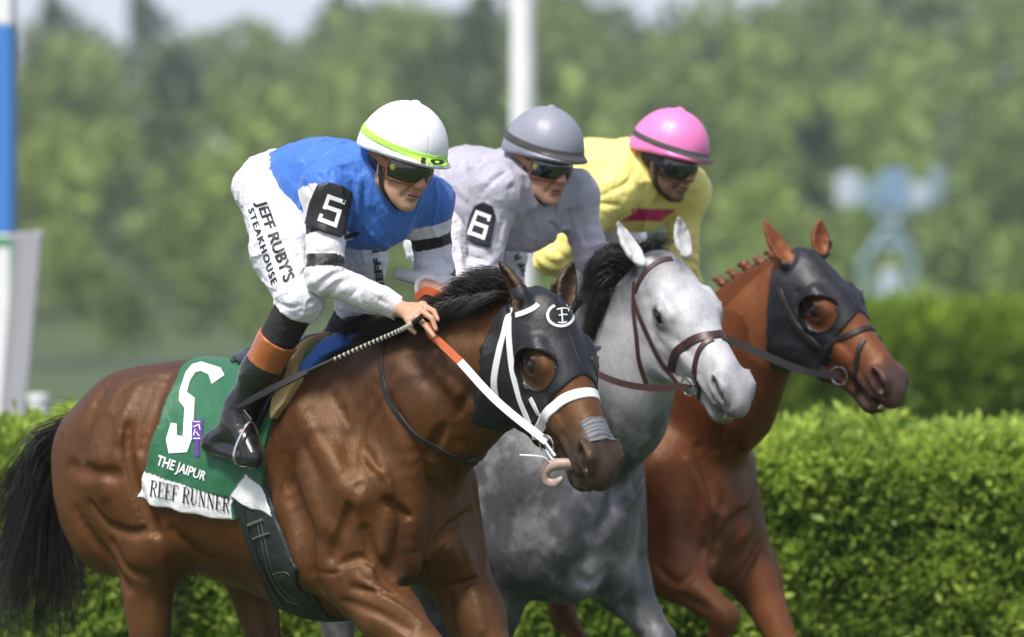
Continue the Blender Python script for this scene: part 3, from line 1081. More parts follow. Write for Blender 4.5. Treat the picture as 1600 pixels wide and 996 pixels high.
def grid_box(a, b):
    a, b = np.array(a, float), np.array(b, float)
    V = np.array([[(a, b)[i][0], (a, b)[j][1], (a, b)[k][2]] for i in (0, 1) for j in (0, 1) for k in (0, 1)])
    F = [(0, 1, 3, 2), (4, 6, 7, 5), (0, 4, 5, 1), (2, 3, 7, 6), (0, 2, 6, 4), (1, 5, 7, 3)]
    return V, F

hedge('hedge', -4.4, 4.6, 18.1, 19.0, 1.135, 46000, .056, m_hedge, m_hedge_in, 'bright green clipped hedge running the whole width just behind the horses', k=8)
m_hedge2 = leaf_mat('far_hedge_leaves', (.07, .15, .015), (.34, .48, .05), .6, .3)
hedge('hedge', 2.35, 9.5, 44, 46.5, 1.62, 7000, .12, m_hedge2, m_hedge_in, 'dark green blurred hedge farther back at the right, beyond the bright hedge', seed=8, k=7, rnd=.35)

# ---- trees
def tree_arrays(seed, h, wd, conif=False, n=260, leaf=1.1):
    g = np.random.default_rng(seed)
    P, N = [], []
    nb = 9 if not conif else 7
    for i in range(nb):
        if conif:
            t = i / (nb - 1); c = np.array([g.normal(0, .04 * wd), g.normal(0, .04 * wd), h * (.2 + .78 * t)]); r = wd * .5 * (1 - t) ** .8 + .05 * wd; rz = h * .11
        else:
            a = g.uniform(0, 6.28); rr = wd * .26 * g.random()
            c = np.array([rr * math.cos(a), rr * math.sin(a), h * g.uniform(.38, .86)]); r = wd * g.uniform(.2, .34) * (1.15 - .5 * c[2] / h); rz = r * g.uniform(.7, 1.0)
        k = int(n / nb)
        d = g.normal(0, 1, (k, 3)); d /= np.linalg.norm(d, axis=1)[:, None]
        q = d * g.uniform(.72, 1.05, (k, 1)) * [r, r, rz]
        P.append(c + q); N.append(d)
    P, N = np.concatenate(P), np.concatenate(N)
    V, F = sprays(P, N, leaf, 3, g, spread=.5, up=.1, asp=.42)
    col = np.clip(.45 + .35 * g.normal(0, 1, len(P)) * .5 + .25 * fbm(P, .5, 2, seed), 0, 1)
    return V, F, np.repeat(col, 12)

def trunk_geo(h, r, seed):
    g = np.random.default_rng(seed)
    G = Geo()
    P = [np.array([g.normal(0, .03 * h * t), g.normal(0, .03 * h * t), h * .85 * t]) for t in np.linspace(0, 1, 6)]
    G.add(sweep(P, circ(1, 7), scale=list(np.linspace(r, r * .25, 6))))
    for i in range(5):
        b = P[2 + i % 3]; a = g.uniform(0, 6.28)
        e = b + np.array([math.cos(a) * h * .22, math.sin(a) * h * .22, h * .2])
        G.add(sweep([b, (b + e) / 2 + [0, 0, .2], e], circ(1, 5), scale=[r * .4, r * .28, r * .1]))
    return G

m_wood = [leaf_mat('forest_leaves', (.085, .14, .045), (.35, .46, .115), .6, .3),
          leaf_mat('dark_conifer_leaves', (.05, .08, .045), (.13, .19, .085), .6, .2),
          leaf_mat('light_tree_leaves', (.12, .19, .05), (.45, .56, .13), .6, .3)]
m_bark = mat('bark', (.07, .055, .04), .9, var=.3, vscale=3)
protos = [tree_arrays(50 + i, 1.0, .75 if i < 4 else .40, i >= 4, 150, .085) for i in range(6)]
gt = np.random.default_rng(21)
def forest(name, rows, mi, label_kind=True, pick=(0, 1, 2, 3), seed=1):
    g = np.random.default_rng(seed)
    V, F, Cc, cnt = [], [], [], 0
    for (y, x0, x1, step, hmin, hmax) in rows:
        x = x0
        while x < x1:
            p = protos[pick[g.integers(len(pick))]]
            h = g.uniform(hmin, hmax); a = g.uniform(0, 6.28)
            c, s = math.cos(a), math.sin(a)
            v = p[0] * h
            v = np.stack([v[:, 0] * c - v[:, 1] * s, v[:, 0] * s + v[:, 1] * c, v[:, 2]], 1)
            yy = y + g.uniform(-6, 6)
            v = v + [x, yy, float(hill(np.array([x]), np.array([yy]))[0]) - h * .12]
            V.append(v); F.append(p[1] + cnt); cnt += len(v); Cc.append(np.clip(p[2] + g.normal(0, .16), 0, 1))
            x += step * g.uniform(.7, 1.3)
    cc = np.concatenate(Cc)[:, None] * np.ones(3)
    o = meshobj(name, np.concatenate(V), np.concatenate(F), mi, None, cc, smooth=False)
    return tag(o, kind='stuff')
forest('woodland', [(150, -32, 36, 4, 3.5, 5.5), (178, -38, 42, 5, 5, 8), (215, -44, 44, 5.5, 8, 12), (240, -48, 48, 5.5, 9, 14), (275, -54, 56, 6, 9, 14), (310, -58, 60, 6, 9, 14), (350, -62, 66, 7, 9, 14), (390, -68, 72, 7, 9, 13)], m_wood[0], seed=4)
forest('light_woodland', [(205, -34, 34, 9, 6, 9), (262, -40, 44, 13, 9, 14), (330, -44, 54, 13, 9, 14)], m_wood[2], seed=5)
forest('dark_woodland', [(228, -34, 36, 15, 8, 12), (300, -44, 46, 17, 10, 14), (372, -50, 58, 13, 10, 15)], m_wood[1], pick=(0, 2, 4, 5), seed=6)

# skyline trees one can tell apart
def tree(px, py_top, Y, wd, kind, label, group):
    z0 = float(hill(np.array([(px - 800) * Y / FPX]), np.array([float(Y)]))[0])
    top = P3(px, py_top, Y)
    h = top[2] - z0
    root = empty('tree', (top[0], Y, z0), label=label, cat='tree', group=group)
    conif = kind == 1
    V, F, c = tree_arrays(int(px) + 3, h, wd, conif, 420, .9)
    meshobj('crown', V, F, m_wood[kind], root, c[:, None] * np.ones(3), smooth=False)
    trunk_geo(h * .9, .28, int(px)).obj('trunk', m_bark, root)
SKY = [(90, 14, 1, 9), (225, 10, 1, 9), (130, 45, 0, 12), (320, 60, 0, 12), (410, 18, 0, 12), (520, 14, 1, 9), (585, 8, 0, 13), (690, 4, 0, 12), (770, 12, 1, 10), (915, 22, 1, 8), (880, 62, 0, 11),
       (1040, 74, 0, 11), (1120, 42, 0, 11), (1215, 22, 0, 12), (1300, 2, 0, 12), (1400, -22, 0, 13), (1500, -50, 1, 10), (1585, -40, 0, 12)]
ORD = ['leftmost', 'second from the left', 'third from the left', 'fourth from the left', 'fifth from the left', 'sixth from the left', 'seventh from the left', 'eighth from the left', 'ninth from the left', 'tenth from the left', 'eleventh from the left', 'rightmost']
_cnt, _tot = {0: 0, 1: 0}, {k: sum(1 for q in SKY if q[2] == k) for k in (0, 1)}
for i, (px, pt, kd, wd_) in sorted(enumerate(SKY), key=lambda e: e[1][0]):
    n_ = _cnt[kd]; _cnt[kd] += 1
    where = 'rightmost' if n_ == _tot[kd] - 1 else ORD[n_]
    tree(px, pt, 405 + (i * 37) % 20, wd_, kd, where + ' of the ' + ['rounded leafy trees', 'dark pointed conifers'][kd] + ' on the wooded skyline', 'trees standing up along the skyline')
# ---- the summer haze that greys the far trees
def haze_box(a, b, dens):
    V, F = grid_box(a, b)
    m = bpy.data.materials.new('haze'); m.use_nodes = True
    N, L = m.node_tree.nodes, m.node_tree.links
    N.remove(N['Principled BSDF'])
    v = N.new('ShaderNodeVolumePrincipled')
    v.inputs['Color'].default_value = (.90, .95, 1.0, 1)
    v.inputs['Density'].default_value = dens
    v.inputs['Anisotropy'].default_value = .2
    L.new(v.outputs[0], N['Material Output'].inputs['Volume'])
    o = meshobj('haze', V, F, m, smooth=False)
    return tag(o, kind='stuff')
haze_box((-262, -62, -1.2), (262, 622, 48), .00045)
# ================================================================== helpers for things worn
def poly_sd(P2, poly):
    """signed distance to a polygon, negative inside"""
    poly = np.asarray(poly, float)
    d = np.full(len(P2), 1e9); s = np.ones(len(P2))
    n = len(poly)
    for i in range(n):
        a, b = poly[i], poly[i - 1]
        e = b - a; w_ = P2 - a
        h = np.clip((w_ @ e) / (e @ e + 1e-12), 0, 1)
        q = w_ - h[:, None] * e
        d = np.minimum(d, (q * q).sum(1))
        c1, c2, c3 = P2[:, 1] >= a[1], P2[:, 1] < b[1], e[0] * w_[:, 1] > e[1] * w_[:, 0]
        m = (c1 & c2 & c3) | (~c1 & ~c2 & ~c3)
        s = np.where(m, -s, s)
    return s * np.sqrt(d)

def fz_poly(M, px, S=None):
    """side-view polygon (F, Z) of the pixel outline as it falls on the horse"""
    out = []
    for x, y in px:
        h = M.hit(M.bvh, x, y)
        q = h[0] if h is not None and h[0][0] < .0 and h[0][0] > -1.6 else M.hp(x, y, -.05)
        out.append([q[0], q[2]])
    return np.array(out)

def hits(M, bvh, px):
    return [h[0] for h in (M.hit(bvh, *p) for p in px) if h is not None]

def mirror_head(M, pts):
    return [M.H.pt(np.array(M.H.inv(p)) * [1, -1, 1]) for p in pts]

def mirror_body(pts): return [np.array(p) * [1, -1, 1] for p in pts]

def strap(name, M, bvh, px, wd, m, th=.003, off=.0015, mirror=None, parent=None, extra=(), **k):
    """strap lying on a surface: pixel points of the side in view, then (mirror) the same on the other side"""
    near = hits(M, bvh, px) + [np.asarray(e, float) for e in extra]
    path = near
    if mirror == 'head': path = near + mirror_head(M, near)[::-1]
    if mirror == 'body': path = near + mirror_body(near)[::-1]
    G = Geo(); G.add(strap_geo(bvh, path, wd, th, off))
    if mirror == 'headpair':
        g2 = Geo(); g2.add(strap_geo(bvh, mirror_head(M, near), wd, th, off)); g2.obj(name, m, parent if parent is not None else M.root)
    return G.obj(name, m, parent if parent is not None else M.root, **k)

def refine(me, L, it=3):
    import bmesh
    bm = bmesh.new(); bm.from_mesh(me)
    bmesh.ops.triangulate(bm, faces=bm.faces)
    for _ in range(it):
        es = [e for e in bm.edges if e.calc_length() > L]
        if not es: break
        bmesh.ops.subdivide_edges(bm, edges=es, cuts=1)
        bmesh.ops.triangulate(bm, faces=bm.faces)
    V = np.array([v.co[:] for v in bm.verts]); F = [tuple(v.index for v in f.verts) for f in bm.faces]
    bm.free()
    return V, F

def text_flat(txt, bold=.02, space=1.0, shear=0):
    cu = bpy.data.curves.new('t', 'FONT')
    cu.body = txt; cu.offset = bold; cu.space_character = space; cu.shear = shear; cu.resolution_u = 3
    o = bpy.data.objects.new('t', cu); COL.objects.link(o)
    bpy.context.view_layer.update()
    dg = bpy.context.evaluated_depsgraph_get()
    me = bpy.data.meshes.new_from_object(o.evaluated_get(dg))
    V, F = refine(me, .18, 3)
    bpy.data.objects.remove(o); bpy.data.curves.remove(cu); bpy.data.meshes.remove(me)
    return V[:, :2], F

def strokes_flat(strokes, ext=0.0):
    """flat lettering out of rectangles: (x0,y0,x1,y1,width)"""
    V, F = [], []
    for x0, y0, x1, y1, w_ in strokes:
        a, b = np.array([x0, y0]), np.array([x1, y1]); d = b - a; L = np.linalg.norm(d); d = d / L
        a = a - d * w_ * ext; b = b + d * w_ * ext; L += 2 * ext * w_
        n = np.array([-d[1], d[0]]) * w_ / 2
        k = max(1, int(L / .12))
        s = len(V)
        for i in range(k + 1):
            p = a + d * L * i / k
            V += [p - n, p + n]
        for i in range(k):
            F.append((s + 2 * i, s + 2 * i + 1, s + 2 * i + 3, s + 2 * i + 2))
    return np.array(V), F

SERIF = {  # letter strokes in a 0..w x 0..1 box: thick stems, thin arms, slab serifs
 'R': (.72, [(.16, 0, .16, 1, .13), (.02, .97, .45, .97, .05), (.45, .97, .58, .88, .06), (.58, .90, .58, .62, .12), (.58, .62, .45, .53, .06), (.16, .52, .47, .52, .05), (.36, .52, .62, .03, .12), (.02, .025, .30, .025, .05), (.55, .025, .74, .025, .05)]),
 'E': (.66, [(.16, 0, .16, 1, .13), (.02, .975, .60, .975, .05), (.02, .025, .62, .025, .05), (.16, .5, .46, .5, .05), (.60, .78, .60, 1, .05), (.62, 0, .62, .24, .05), (.46, .38, .46, .62, .04)]),
 'F': (.62, [(.16, 0, .16, 1, .13), (.02, .975, .58, .975, .05), (.02, .025, .32, .025, .05), (.16, .5, .44, .5, .05), (.58, .76, .58, 1, .05), (.44, .38, .44, .62, .04)]),
 'U': (.76, [(.16, .25, .16, 1, .13), (.16, .25, .26, .05, .10), (.24, .045, .50, .045, .09), (.50, .06, .60, .25, .07), (.60, .25, .60, 1, .05), (.02, .975, .30, .975, .05), (.48, .975, .72, .975, .05)]),
 'N': (.80, [(.14, 0, .14, 1, .05), (.14, .97, .64, .03, .14), (.64, 0, .64, 1, .05), (.02, .975, .22, .975, .05), (.02, .025, .27, .025, .05), (.52, .975, .77, .975, .05)]),
 ' ': (.34, []),
}
def serif_flat(txt):
    S_, x = [], 0
    for ch in txt:
        w_, st = SERIF[ch]
        S_ += [(a + x, b, c + x, d, e) for a, b, c, d, e in st]; x += w_ + .06
    return strokes_flat(S_)

def decal(name, M, bvh, flat, quad, m, parent, off=.0022, **k):
    """flat lettering laid on a surface; quad = pixel corners TL, TR, BR, BL"""
    V, F = flat
    lo, hi = V.min(0), V.max(0)
    uv = (V - lo) / (hi - lo)
    q = np.array(quad, float)
    px = (q[3] * ((1 - uv[:, :1]) * (1 - uv[:, 1:])) + q[2] * (uv[:, :1] * (1 - uv[:, 1:])) + q[1] * (uv[:, :1] * uv[:, 1:]) + q[0] * ((1 - uv[:, :1]) * uv[:, 1:]))
    W, ok = [], []
    for p in px:
        h = M.hit(bvh, *p)
        if h is None: W.append((0, 0, 0)); ok.append(False)
        else: W.append(h[0] + h[1] * off); ok.append(True)
    W = np.array(W)
    F2 = []
    for f in F:
        if all(ok[i] for i in f):
            pts = W[list(f)]
            if np.ptp(pts, axis=0).max() < .10: F2.append(f)
    return meshobj(name, W, F2, m, parent, smooth=False, **k)

def torus_pts(c, n, r, k=20, ex=1.0):
    n = unit(n); a = unit(np.cross(n, [.2, .3, .9])); b = np.cross(n, a)
    return [np.asarray(c) + a * r * math.cos(t) + b * r * ex * math.sin(t) for t in np.linspace(0, 2 * math.pi, k, endpoint=False)]

def ring(c, n, r, rr, ex=1.0):
    return sweep(torus_pts(c, n, r, 24, ex), circ(rr, 7), closed=True)

def headsdf(M):
    S = M.S.copy(); return S

def flat_rein(pts, wd, th=.0035, face=(0, -1, 0)):
    P = smooth_path(pts, 8)
    return sweep(P, [(-wd / 2, -th / 2), (wd / 2, -th / 2), (wd / 2, th / 2), (-wd / 2, th / 2)], [np.asarray(face, float)] * len(P))

# ------------------------------------------------------------------ hoods
def hood(M, ear_holes, vox=.0045):
    H = M.H
    S = SDF().onto(M.S).off(.0055)
    def reg(P):
        L = H.inv(P)
        x, y, z = L.T
        ay = np.abs(y)
        front = (x - (.318 + .35 * np.maximum(0, -z - .06) - .028 * np.exp(-(y / .05) ** 2))) * .9
        back = (-.012 - .03 * np.exp(-(y / .05) ** 2) + .80 * np.maximum(0, -z - .07)) - x
        d = np.maximum(front, back * .95)
        # eye openings
        e = (np.sqrt(((x - .222) / .060) ** 2 + ((z + .048) / .055) ** 2) - 1) * .055
        e = np.where(ay > .045, e, 1)
        d = np.maximum(d, -e)
        for b, r in ear_holes:
            q = np.linalg.norm(P - b, axis=1) - r
            d = np.maximum(d, -q)
        d = np.maximum(d, np.maximum(-.335 - z, z - .12))
        return np.maximum(d, ay - .16)
    S.fn(reg, k=.002)
    def wr(P):
        L = H.inv(P)
        m = sstep(-.06, -.16, L[:, 2])
        return -.0035 * (ridge(L * [1.2, .5, .5] + .02 * vnoise(P, 12, 4)[:, None], 22, 51, 2) - .3) * m - .0012 * fbm(P, 30, 2, 6)
    S.disp = wr
    c = H.pt((.17, 0, -.11))
    r = .33
    o = build('hood', S, vox, MAT['hood'], M.root, lohi=(c - r, c + r))
    # blinker cups
    for y in (-1, 1):
        tt = np.linspace(rad(62), rad(300), 22)
        Q = []
        for t in tt:
            a_ = H.pt((.222 + .061 * math.cos(t), y * .22, -.048 + .056 * math.sin(t)))
            h_ = M.bvh.ray_cast(Vector(a_), Vector(-H.R[:, 1] * y))
            Q.append(np.array(h_[0]) if h_[0] is not None else H.pt((.222 + .061 * math.cos(t), y * .09, -.048 + .056 * math.sin(t))))
        V, F = [], []
        fw = H.R[:, 0]
        for i_, t in enumerate(tt):
            hgt = .026 * math.sin(math.pi * i_ / 21) ** .6 + .004
            d_ = unit(H.R[:, 1] * y + fw * .25)
            rad_ = H.vec((math.cos(t), 0, math.sin(t)))
            V += [Q[i_], Q[i_] + d_ * hgt + rad_ * .006, Q[i_] + d_ * hgt + rad_ * .0095, Q[i_] + rad_ * .004]
        for i_ in range(21):
            for q_ in range(4):
                a0 = i_ * 4 + q_; b0 = i_ * 4 + (q_ + 1) % 4
                F.append((a0, b0, b0 + 4, a0 + 4))
        F += [(0, 1, 2, 3), (84, 87, 86, 85)]
        meshobj('blinker_cup', V, F, MAT['plastic'], M.root, sharp=50)
    hb_ = bvh_of([o])
    for y in (-1, 1):
        Q, N = [], []
        for t in np.linspace(0, 2 * math.pi, 28, endpoint=False):
            a_ = H.pt((.222 + .0655 * math.cos(t), y * .22, -.048 + .0605 * math.sin(t)))
            h_ = hb_.ray_cast(Vector(a_), Vector(-H.R[:, 1] * y))
            if h_[0] is not None: Q.append(np.array(h_[0])); N.append(np.array(h_[1]))
        if len(Q) > 8: meshobj('hood_piping', *sweep(Q, circ(.0028, 6), N, True), MAT['plastic'], o)
    Q = []
    for x_ in np.linspace(.0, .28, 14):
        a_ = H.pt((x_, 0, .25)); h_ = hb_.ray_cast(Vector(a_), Vector(-H.R[:, 2]))
        if h_[0] is not None: Q.append(np.array(h_[0]))
    if len(Q) > 4: meshobj('hood_seam', *sweep(Q, circ(.0018, 6)), MAT['hood'], o)
    return o

def bit_rings(M, side_px=None, r=.030, m='steel', at=(.405, -.150)):
    H = M.H; R = []
    G = Geo()
    for y in (-1, 1):
        c = H.pt((at[0], y * .074, at[1])); R.append(c)
        G.add(ring(c, H.R[:, 1] + H.R[:, 0] * .2 * y, r, .0032))
    G.add(sweep([R[0], R[1]], circ(.006, 8)))
    return G.obj('bit', MAT[m], M.root), R

# ================================================================== bay horse tack
hd5 = hood(M5, [(ears5[0][0] + (ears5[0][1] - ears5[0][0]) * .15, .036), (ears5[1][0] + (ears5[1][1] - ears5[1][0]) * .12, .034)])
bh5 = bvh_of([M5.body, hd5])
WS = MAT['white_strap']
strap('noseband', M5, bh5, [(838, 686), (846, 664), (858, 643), (876, 628), (897, 618)], .033, WS, .006, .001, 'head')
strap('throat_strap', M5, bh5, [(799, 482), (789, 515), (779, 555), (772, 598), (776, 628)], .022, WS, .003, .001, 'headpair')
strap('cheek_strap', M5, bh5, [(796, 496), (796, 535), (801, 580), (812, 625), (826, 660), (838, 686)], .020, WS, .003, .001, 'headpair')
strap('chin_strap', M5, bh5, [(829, 622), (838, 640), (849, 658)], .018, WS, .003, .001, 'headpair')
bit5, R5 = bit_rings(M5, at=(.408, -.160))
for R_ in R5:
    G = Geo(); G.add(sweep(smooth_path([R_ + [0, 0, -.012], R_ + [.02, 0, -.04], R_ + [.05, 0, -.05]], 4), rect_prof(.012, .004))); G.obj('curb_strap', WS, M5.root)
G = Geo()
a_ = M5.PY(848, 705, 13.44); b_ = M5.PY(868, 722, 13.42)
G.add(sweep(smooth_path([M5.PY(812, 712, 13.42), M5.PY(832, 713, 13.42), M5.PY(850, 716, 13.43), M5.PY(860, 726, 13.44)], 4), rect_prof(.010, .004)))
G.obj('curb_strap', WS, M5.root)
# joint of bit
G = Geo(); c = R5[0]
G.add(sweep([c + M5.H.vec((-.005, 0, .0)), c + M5.H.vec((.045, .012, .002))], circ(.011, 12), scale=[.9, 1.0]))
G.obj('bit_cheek', MAT['steel'], bit5)
# tongue
T = SDF(Frame(M5.H.R, M5.H.o, M5.H.sc))
tp = smooth_path([(.50, -.015, -.126), (.494, -.050, -.132), (.478, -.080, -.158), (.478, -.090, -.192), (.500, -.086, -.206), (.520, -.076, -.190), (.520, -.066, -.168)], 4)
T.chain(list(tp), list(np.linspace(.014, .017, 12)) + list(np.linspace(.017, .009, len(tp) - 12)), k=.006, q=.62, n=(.35, 1, .3))
T.disp = lambda P: .0012 * fbm(P, 60, 2, 3)
build('tongue', T, .003, MAT['tongue'], M5.root)
# teeth
G = Geo()
# tape over the nose
S = SDF().onto(M5.S).off(.0030)
def tape(P):
    L = M5.H.inv(P); x, y, z = L.T
    n = .010 * vnoise(L * [0, 1, 0] + [0, 0, 0], 90, 3)
    d = np.maximum(np.abs(x - .462 - .25 * (z + .02) * 0 + n * .5) - .036, np.abs(y) - .046 + n)
    return np.maximum(d, -z - .075)
S.fn(tape, k=.001)
S.disp = lambda P: .0016 * np.sin(M5.H.inv(P)[:, 0] * 480 + 3 * vnoise(P, 30, 3))
c = M5.H.pt((.46, 0, -.02)); build('nose_tape', S, .003, MAT['tape'], M5.root, lohi=(c - .09, c + .09))
# breast strap round the neck
strap('neck_strap', M5, M5.bvh, [(606, 528), (598, 548), (596, 580), (606, 622), (628, 655), (660, 688), (700, 710), (744, 720)], .016, MAT['black_strap'], .005, .001, 'body')
strap('martingale_keeper', M5, M5.bvh, [(735, 716), (742, 722), (747, 728)], .022, MAT['black_strap'], .010, .001)
# emblem on the hood
def stroke(G, M, bvh, px, wd, th=.0012, off=.001, n=4):
    h = hits(M, bvh, px)
    if len(h) >= 2: G.add(strap_geo(bvh, h, wd, th, off, n=n))
G = Geo(); t_ = np.linspace(rad(-62), rad(242), 15)
stroke(G, M5, bh5, [(876 + 20.5 * math.sin(t + math.pi) * -1 if False else 876 + 20.5 * math.cos(t), 493 + 17 * math.sin(t)) for t in t_], .0085)
for pts in ([(877, 483), (878, 494), (879, 504)], [(870, 484), (878, 482), (888, 483)], [(873, 493), (879, 492), (886, 492)], [(872, 504), (879, 505), (885, 503)], [(888, 483), (888, 487)]):
    stroke(G, M5, bh5, pts, .0046)
G.obj('emblem', MAT['white_print'], hd5)
G = Geo(); stroke(G, M5, bh5, [(806, 493), (818, 489), (832, 483), (841, 476)], .016, .002); G.obj('ear_lining', WS, hd5)

# saddle cloth, pads, saddle, girth for any of the three
def near_body(M, off, poly, name, m, parent, vox=.005, folds=None, colf=None, lohi=None, S0=-.28, far=True, **k):
    S = SDF().onto(M.S).off(off)
    pg = np.asarray(poly)
    S.fn(lambda P: poly_sd(P[:, [0, 2]], pg), k=.002)
    if not far: S.plane((0, -.02, 0), (0, 1, 0))
    if folds: S.disp = folds
    lo = np.array([pg[:, 0].min() - .02, -.42, pg[:, 1].min() - .02]); hi = np.array([pg[:, 0].max() + .02, .42 if far else .0, pg[:, 1].max() + .08])
    return build(name, S, vox, m, parent, colf, lohi=(lo, hi), **k)

CLOTH_PX = [(326, 535), (300, 553), (281, 598), (256, 660), (232, 722), (211, 778), (250, 792), (300, 803), (373, 815), (366, 779), (398, 796), (431, 808), (414, 760), (416, 700), (428, 655), (452, 606), (490, 560), (520, 520)]
WHITE_PX = [(200, 720), (221, 736), (290, 758), (365, 782), (373, 850), (180, 850)]
WHITE2_PX = [(362, 780), (388, 742), (413, 760), (440, 830), (400, 830), (373, 790)]
cl_poly = fz_poly(M5, CLOTH_PX, -.28)
w1, w2 = fz_poly(M5, WHITE_PX, -.29), fz_poly(M5, WHITE2_PX, -.28)
def cloth_col(green, white=True):
    def f(V):
        c = np.tile(np.array(green), (len(V), 1))
        if white:
            for w_ in (w1, w2):
                c = mixc(c, (.78, .78, .80), (poly_sd(V[:, [0, 2]], w_) < 0).astype(float))
        return c
    return f
def cloth_folds(P):
    u = P[:, 0] * 1.0 - P[:, 2] * .45
    f = .0060 * np.sin(u * 46 + 2.2 * vnoise(P, 5, 7)) * sstep(1.55, 1.2, P[:, 2]) * (.4 + .6 * sstep(-.2, .5, vnoise(P, 6, 8)))
    return f + .004 * fbm(P, 14, 2, 5) * sstep(1.0, 1.2, P[:, 2])
MAT['cloth'] = mat('saddle_cloth', attr=True, rough=.55, sheen=.2, var=.06, vscale=40, bump=[(14, .25, 3), (700, .3, 1)])
MAT['tan'] = mat('tan_felt', (.40, .29, .12), .95, var=.2, vscale=120, bump=[(400, .8, 2)])
MAT['bluepad'] = mat('blue_pad', (.05, .16, .55), .6, var=.05, bump=[(200, .3, 1)])
MAT['saddle'] = mat('saddle_leather', (.012, .012, .013), .28, var=.2, vscale=30, coat=.2, bump=[(200, .25, 2), (20, .2, 2)])
MAT['silver'] = mat('clear_pad', (.38, .40, .44), .25, var=.2, vscale=30)
MAT['girth'] = mat('girth_fabric', (.014, .018, .017), .6, var=.3, vscale=30, bump=[(500, .5, 1), (20, .3, 2)])
MAT['girth_edge'] = mat('girth_edging', (.020, .024, .026), .35)
MAT['stitch'] = mat('pale_stitching', (.10, .105, .085), .6)

def saddlery(M, green, white=True, detail=False):
    c = near_body(M, .014, cl_poly, 'saddle_cloth', MAT['cloth'], M.root, .0048 if detail else .009, cloth_folds, cloth_col(green, white))
    tan = fz_poly(M5, [(500, 520), (478, 566), (474, 595), (452, 630), (431, 658), (433, 622), (450, 600), (462, 570), (470, 520)], -.22)
    near_body(M, .030, tan, 'felt_pad', MAT['tan'], M.root, .006 if detail else .01)
    blue = fz_poly(M5, [(545, 520), (545, 541), (510, 558), (477, 590), (478, 572), (500, 550), (520, 520)], -.14)
    near_body(M, .024, blue, 'gel_pad', MAT['bluepad'], M.root, .006 if detail else .01)
    sl = fz_poly(M5, [(380, 500), (385, 560), (410, 575), (400, 620), (378, 690), (392, 700), (425, 640), (450, 600), (470, 560), (480, 500)], -.24)
    near_body(M, .034, sl, 'saddle_flap', MAT['saddle'], M.root, .006 if detail else .01)
    S = SDF()
    S.cone((-.48, 0, 1.605), (-.70, 0, 1.565), .040, .060, k=.05)
    S.cone((-.43, 0, 1.625), (-.50, 0, 1.60), .035, .045, k=.03)
    S.ell((-.72, 0, 1.57), (.08, .11, .030), k=.04)
    build('saddle_seat', S, .008, MAT['saddle'], M.root)
    gp = fz_poly(M5, [(366, 775), (384, 838), (412, 905), (440, 950), (470, 1010), (560, 1010), (520, 985), (496, 948), (468, 890), (444, 840), (428, 790), (420, 760)], -.26)
    near_body(M, .010, gp, 'girth', MAT['girth'], M.root, .006)
    return c

cl5 = saddlery(M5, (.014, .115, .050), True, True)
sb5 = bvh_of([M5.body, cl5])
cb5 = bvh_of([cl5])
WP, BP = MAT['white_print'], MAT['black_print']
# the big folded number
num = [(347, 598), (339, 564), (316, 556), (303, 566), (291, 606), (289, 624), (298, 634), (291, 672), (284, 702), (265, 692), (273, 660)]
def poly_strokes(path, wd):
    return [(path[i][0], -path[i][1], path[i + 1][0], -path[i + 1][1], wd) for i in range(len(path) - 1)]
def px_decal(name, M, bvh, strokes, m, parent, off=.003):
    """flat strokes given directly in pixels"""
    V, F = [], []
    for x0, y0, x1, y1, w_ in strokes:
        a, b = np.array([x0, y0], float), np.array([x1, y1], float); d = b - a; L = np.linalg.norm(d) + 1e-9; d = d / L
        n = np.array([-d[1], d[0]]) * w_ / 2
        a = a - d * w_ * .30; b = b + d * w_ * .30; L += w_ * .6
        k = max(1, int(L / 5)); kk = max(1, int(w_ / 5)); s = len(V)
        for i in range(k + 1):
            for j in range(kk + 1):
                V.append(a + d * L * i / k + n * (2 * j / kk - 1))
        for i in range(k):
            for j in range(kk):
                q = s + i * (kk + 1) + j
                F.append((q, q + 1, q + kk + 2, q + kk + 1))
    W, ok = [], []
    for i, p in enumerate(V):
        h = M.hit(bvh, *p); ok.append(h is not None); W.append(h[0] + h[1] * (off + 1e-5 * (i % 97)) if h is not None else (0, 0, 0))
    return meshobj(name, W, [f for f in F if all(ok[i] for i in f)], m, parent, smooth=False)
NUM = [(262, 308), (300, 288), (380, 330), (397, 380), (345, 422), (332, 378), (300, 352), (275, 362), (254, 410), (242, 455), (275, 480), (266, 640), (244, 700), (170, 705), (158, 648), (178, 580), (202, 585), (202, 632), (226, 636), (234, 520), (210, 490), (212, 450), (238, 360)]
NUM = [(200 + x / 2.622, 440 + y / 2.622) for x, y in NUM]
NUM = [(x, y if y > 590 else 566 + (y - 549) * 24 / 41) for x, y in NUM]
me_ = bpy.data.meshes.new('n'); me_.from_pydata([(x, -y, 0) for x, y in NUM], [], [tuple(range(len(NUM)))])
Vn, Fn = refine(me_, 6.0, 5); bpy.data.meshes.remove(me_)
lo_, hi_ = Vn.min(0), Vn.max(0)
decal('number', M5, cb5, (Vn[:, :2], Fn), [(lo_[0], -hi_[1]), (hi_[0], -hi_[1]), (hi_[0], -lo_[1]), (lo_[0], -lo_[1])], WP, cl5, .003)
decal('lettering', M5, cb5, text_flat('THE JAIPUR', .022), [(249, 711), (325, 738), (319, 756), (243, 732)], WP, cl5, .003)
decal('lettering', M5, cb5, serif_flat('REEF RUNNER'), [(237, 750), (360, 776), (359, 801), (234, 775)], BP, cl5, .003)
MAT['purple'] = mat('purple_print', (.09, .03, .25), .5)
px_decal('badge', M5, cb5, [(309, 661, 309, 684, 17), (309, 690, 309, 712, 7)], MAT['purple'], cl5, .003)
